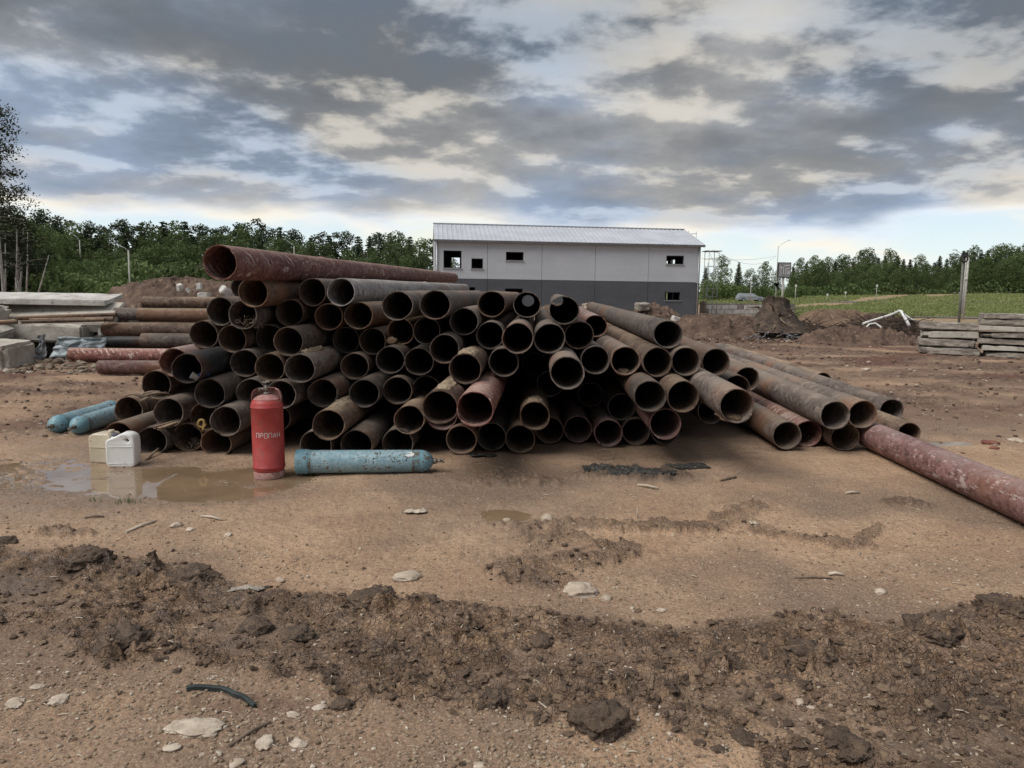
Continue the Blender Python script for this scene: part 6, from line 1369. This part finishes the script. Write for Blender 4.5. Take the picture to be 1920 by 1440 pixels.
# the curved rubber strip in the foreground
kp = [(350, 1293), (368, 1291), (390, 1291), (412, 1293), (432, 1298), (452, 1306), (468, 1316), (478, 1324)]
def strip():
    n = 40; xs = np.interp(np.linspace(0, 7, n), range(8), [k[0] for k in kp]); ys = np.interp(np.linspace(0, 7, n), range(8), [k[1] for k in kp]); C = np.array([gr(a, b_+3) for a, b_ in zip(xs, ys)])
    z0 = np.array([gz(c[0], c[1]) for c in C]); V = []
    for i in range(n):
        t_ = C[min(i+1, n-1)]-C[max(i-1, 0)]; t_ /= np.linalg.norm(t_); nn = np.array([-t_[1], t_[0], 0]); z = max(z0[max(0, i-3):i+4].mean(), -.01)
        for (a, h_) in ((-.008, -.01), (-.009, .018), (-.006, .022), (.006, .022), (.009, .018), (.008, -.01)): V.append(C[i]+nn*a+np.array([0, 0, z+h_]))
    fq = np.vstack([grid_faces(n, 6, True), [[0, 1, 2, 3], [0, 3, 4, 5], [(n-1)*6, (n-1)*6+3, (n-1)*6+2, (n-1)*6+1], [(n-1)*6, (n-1)*6+5, (n-1)*6+4, (n-1)*6+3]]])
    me = mesh_np('rubber_strip', V, fq); me.set_sharp_from_angle(angle=R(35))
    tag(link('rubber_strip', me, surf('black_rubber', (.022, .030, .030), (.045, .055, .052), 12, .6, .5, .004)), 'curved black rubber strip lying on the gravel in the foreground', 'rubber strip')
strip()
# ------------------------------------------------ mud clods and stones
def clod_mesh(sub, seed, sz, name):
    V, Fq = ICO[sub]; x, y, z = V.T; s_ = seed
    d = .30*fbm(x*1.3+s_, y*1.3, z*1.3, o=2)+.30*fbm(x*2.8+s_, y*2.8, z*2.8+4, o=4, g=.62, ridge=True)+.10*fbm(x*8+s_, y*8, z*8, o=3, g=.65, ridge=True)
    q_ = V+.22*np.stack([fbm(x*2+s_+9, y*2, z*2, o=3), fbm(x*2+s_+19, y*2, z*2, o=3), fbm(x*2+s_+29, y*2, z*2, o=3)], 1)
    return mesh_np(name, q_*np.array(sz)*(.92+d)[:, None], Fq, smooth=True)
def rock_mesh(sub, seed, sz, amp, name, freq=1.6):
    V, Fq = ICO[sub]; n = .6*fbm(V[:, 0]*freq+seed, V[:, 1]*freq, V[:, 2]*freq, o=5, g=.6, ridge=True)+.4*fbm(V[:, 0]*freq*.6+seed*2, V[:, 1]*freq*.6, V[:, 2]*freq*.6, o=2)
    return mesh_np(name, V*np.array(sz)*(1+amp*n)[:, None], Fq, smooth=True)
M_CLOD = surf('dark_clay_clod', (.090, .063, .046), (.165, .115, .080), 14, .7, 1, .02, c3=(.21, .15, .105), obj=False)
for k, (px, py, w_, lab) in enumerate(CL):
    p = gr(px, py); dist = np.linalg.norm(p-np.array([0, 0, H])); r = w_/F*dist; flat = .35 if ('flat' in lab or 'ring' in lab or 'wide' in lab or 'long' in lab or 'slab' in lab) else (.85 if 'round' in lab else .62)
    me = clod_mesh(5 if w_ > 24 else 4, k*5.1, (r, r*.85, r*max(flat, .5)*.8), 'mud_clod'); o = link('mud_clod', me, M_CLOD, loc=(p[0], p[1], gz(p[0], p[1])*.6-r*(.34 if flat < .5 else (.0 if flat > .8 else .22))+r*flat*.2), rot=(0, 0, k*1.7)); tag(o, lab, 'mud clod', 'mud clods of the torn band')
M_STONE = surf('pale_limestone', (.36, .29, .22), (.54, .46, .37), 14, .85, .6, .004, c3=(.30, .23, .17), obj=False)
ST = [(376, 1371, 33, .18, 'largest flat white stone, just below the rubber strip'), (333, 1366, 20, .2, 'flat white stone touching the largest one on its left'), (497, 1398, 17, .3, 'white stone low in front, right of the largest flat one'), (560, 1397, 13, .45, 'knobbly white stone right of the low front one'), (322, 1407, 12, .3, 'small pale stone below the largest flat one'), (110, 1313, 16, .25, 'pale flat stone in the lower left'), (28, 1317, 16, .15, 'thin pale stone at the left edge'), (1090, 1110, 28, .5, 'pale rock at the foot of the dark patch in mid ground'), (1137, 1124, 12, .5, 'small pale rock right of the mid ground one'), (1026, 978, 13, .8, 'upright pale stone by the shallow pool'), (950, 979, 7, .7, 'tiny stone at the rim of the shallow pool'), (763, 1084, 20, .35, 'half buried grey stone above the band'), (331, 988, 10, .5, 'pale pebble near the pale stick'), (358, 995, 8, .5, 'smaller pebble beside the near pale one'), (1240, 1143, 8, .5, 'yellowish pebble just above the band'), (1650, 1110, 10, .6, 'pale angular pebble at right in mid ground'), (428, 1004, 8, .5, 'pebble above the centre left band'), (548, 1340, 11, .3, 'pale flat chip right of the rubber strip end'), (600, 1327, 10, .3, 'pale chip by the foot of the band'), (1500, 1318, 8, .6, 'white pebble inside the right mud'), (1519, 1324, 6, .6, 'smaller white pebble inside the right mud'), (70, 1290, 9, .4, 'pebble above the thin pale stone'), (1185, 1140, 5, .6, 'tiny pebble above the band, centre'), (1903, 828, 11, .4, 'white stone near the right edge behind the fallen pipe'), (1858, 832, 11, .4, 'dark red brick piece right of the far puddle'), (1863, 842, 8, .4, 'smaller red brick piece below the other'), (1625, 695, 9, .4, 'pale stone on the churned ground far right'), (526, 1090, 8, .6, 'round pebble by the long bark scrap'), (900, 1435, 10, .4, 'pale stone cut by the lower picture edge'), (445, 1437, 12, .35, 'pale flat stone at the lower picture edge')]
M_BRICK = surf('brick_piece', (.16, .06, .045), (.24, .10, .075), 10, .9, .5, .005)
for k, (px, py, w_, fl, lab) in enumerate(ST):
    p = gr(px, py); dist = np.linalg.norm(p-np.array([0, 0, H])); r = w_/F*dist
    me = rock_mesh(4 if w_ > 12 else 3, 60+k*3.3, (r, r*.72, r*fl*.75), .75, 'stone', 1.25); o = link('stone', me, M_BRICK if 'brick' in lab else M_STONE, loc=(p[0], p[1], gz(p[0], p[1])+r*fl*.3), rot=(0, 0, k*.9)); tag(o, lab, 'stone', 'pale stones on the ground')
# uncountable grit: pebbles, crumbs of mud, chips
def scatter(name, n, gen, sub, mat, label, seed, amp=.3, flat=(.4, .9), nvar=6):
    rs = np.random.RandomState(seed); x, y, s_ = gen(rs, n); n = len(x); h = relief(x, y)[0]+macro(x, y); V0, F0 = ICO[sub]; nv = len(V0)
    var = [V0*(1+amp*fbm(V0[:, 0]*1.7+k*7, V0[:, 1]*1.7+3, V0[:, 2]*1.7, o=3))[:, None] for k in range(nvar)]; var = np.array(var); pick = rs.randint(nvar, size=n); a = rs.uniform(0, 6.28, n)
    fl = rs.uniform(*flat, n); el = rs.uniform(.55, 1.0, n); W_ = var[pick]*np.stack([s_, s_*el, s_*fl], 1)[:, None, :]
    ca, sa = np.cos(a)[:, None], np.sin(a)[:, None]; X = W_[..., 0]*ca-W_[..., 1]*sa+x[:, None]; Y = W_[..., 0]*sa+W_[..., 1]*ca+y[:, None]; Z = W_[..., 2]+(h+s_*fl*.35)[:, None]
    V = np.stack([X, Y, Z], -1).reshape(-1, 3); Fq = (F0[None]+(np.arange(n)*nv)[:, None, None]).reshape(-1, 3)
    me = mesh_np(name, V, Fq, smooth=False); attr(me, 'tint', np.repeat(rs.random(n), nv)); return tag(link(name, me, mat), label, 'grit', kind='stuff')
def grit_mat(name, c1, c2, c3):
    m, t, b = material(name); g_ = t.node('ShaderNodeAttribute', attribute_name='tint').outputs['Fac']; p_ = t.node('ShaderNodeNewGeometry').outputs['Position']
    c = t.mix(t.ss(g_, .1, .6), c1, c2); c = t.mix(t.ss(g_, .80, .95), c, c3); c = t.mix(t.math('MULTIPLY', t.noise(p_, 60, 3), .4), c, tuple(q*.5 for q in c1)); setp(t, b, color=c, rough=.88, spec=.25); return m
def img_pts(rs, n, y0, y1, x0=-40, x1=1960, pw=1.0):
    px = rs.uniform(x0, x1, n); py = y0+(y1-y0)*rs.random(n)**pw; d = CM @ np.stack([(px-CX)/F, -(py-CY)/F, -np.ones(n)]); t_ = -H/d[2]; return d[0]*t_, d[1]*t_, px, py
def gen_peb(rs, n):
    x, y, px, py = img_pts(rs, n, 860, 1445, pw=.8); x += rs.uniform(-.3, .3, n); R_ = relief(x, y)
    dn = .35+.65*sstep(fbm(x*1.3, y*1.3, o=3), -.1, .4)+.8*patch(px, py, 430, 1340, 170, 60)+.5*patch(px, py, 120, 1330, 150, 60); keep = rs.random(n) < dn*(1-.8*R_[1])*(y < 8); x, y = x[keep], y[keep]
    return x, y, .0026+.010*rs.random(len(x))**3.2
scatter('pebbles', 24000, gen_peb, 1, grit_mat('pebble_tones', (.20, .145, .10), (.36, .28, .20), (.58, .51, .42)), 'pale pebbles and grit on the sandy ground', 1)
def gen_crumb(rs, n):
    x, y, px, py = img_pts(rs, n, 985, 1445, pw=.9); R_ = relief(x, y); keep = rs.random(n) < (R_[1]*(1-.5*R_[3])*1.2+.012+.5*(np.abs(R_[1]-.25) < .2)*.3); x, y = x[keep], y[keep]; return x, y, .004+.020*rs.random(len(x))**4
scatter('mud_crumbs', 9500, gen_crumb, 2, grit_mat('mud_crumb_tones', (.085, .060, .044), (.15, .103, .072), (.23, .165, .11)), 'torn crumbs of dark mud in and beside the band', 2, 1.1, (.35, .8), 10)
def gen_far(rs, n):
    x, y, px, py = img_pts(rs, n, 600, 860, -60, 1980, 1.2); R_ = relief(x, y); keep = (y > 8.2) & (rs.random(n) < .3+.7*R_[2]) & ~((x > -5.2) & (x < 4.6) & (y < 19)) & (y < 45); x, y = x[keep], y[keep]; return x, y, (.012+.045*rs.random(len(x))**4)*np.clip(y/14, .7, 2.2)
scatter('rubble', 9000, gen_far, 1, grit_mat('rubble_tones', (.095, .062, .047), (.19, .13, .095), (.46, .38, .30)), 'clods, chips and stones strewn over the yard', 3, .5, (.3, .8))
def gen_left(rs, n):
    x = rs.uniform(-12.5, -8.2, n); y = rs.uniform(14.6, 18.0, n); return x, y, .02+.09*rs.random(n)**3
scatter('rubble', 420, gen_left, 2, grit_mat('concrete_rubble_tones', (.15, .11, .08), (.30, .25, .19), (.50, .45, .38)), 'broken concrete and earth around the left blocks', 4, .5)
def gen_m(cx, cy, rx, ry):
    def g_(rs, n): a = rs.uniform(0, 6.28, n); q_ = rs.random(n)**.5*1.35; return cx+q_*rx*np.cos(a), cy+q_*ry*np.sin(a), .02+.08*rs.random(n)**3
    return g_
for k, (px_, Y_, rx, ry) in enumerate(((1440, 29.5, 3.4, 1.0), (1640, 28.3, 3.4, 1.0), (330, 23.5, 4.0, 1.0), (1330, 29, 2.5, 1.2))):
    scatter('rubble', 500, gen_m(at(px_, 600, Y_)[0], Y_, rx, ry), 1, bpy.data.materials['rubble_tones'], ['crumbs at the foot of the stump mound', 'crumbs at the foot of the brush mound', 'crumbs at the foot of the long mound', 'crumbs at the foot of the smooth mound'][k], 10+k, .5)
def twigs():
    rs = random.Random(12); mb = MB()
    for k in range(230):
        px = rs.uniform(-20, 1940); py = 870+570*rs.random()**1.3; p = gr(px, py); a = rs.uniform(0, 3.14); L = rs.uniform(.015, .055); d = Vector((math.cos(a), math.sin(a), 0)); r = rs.uniform(.0012, .0032); z = gz(p[0], p[1])+r+.002
        q_ = Vector((p[0], p[1], z)); mb.path([q_-d*L/2, q_+Vector((0, 0, .004)), q_+d*L/2], r, 4)
    tag(mb.build('twigs', M_PALE), 'small splinters and straws strewn on the ground', 'litter', kind='stuff')
twigs()
def weeds():
    rs = np.random.RandomState(6); V = []
    for (px, py, n, w_) in ((238, 942, 60, .12), (175, 938, 20, .08), (15, 1008, 20, .06), (1325, 610, 40, .6)):
        p = gr(px, py)
        for _ in range(n):
            a = rs.uniform(0, 6.28); q_ = rs.random()*w_; x = p[0]+q_*math.cos(a); y = p[1]+q_*math.sin(a)*.6; z = -.01; h = rs.uniform(.015, .05)*(w_/.1)**.5; b_ = rs.uniform(0, 6.28); dx, dy = .003*math.cos(b_), .003*math.sin(b_); lx, ly = rs.normal(0, .012, 2)
            V += [(x-dx, y-dy, z), (x+dx, y+dy, z), (x+lx+dx*.3, y+ly, z+h), (x+lx-dx*.3, y+ly, z+h)]
    me = mesh_np('weeds', V, np.arange(len(V)).reshape(-1, 4), smooth=False); attr(me, 'tint', rs.random(len(V))); tag(link('weeds', me, M_LEAF2), 'small green weeds at the pool edge', 'weeds', kind='stuff')
weeds()
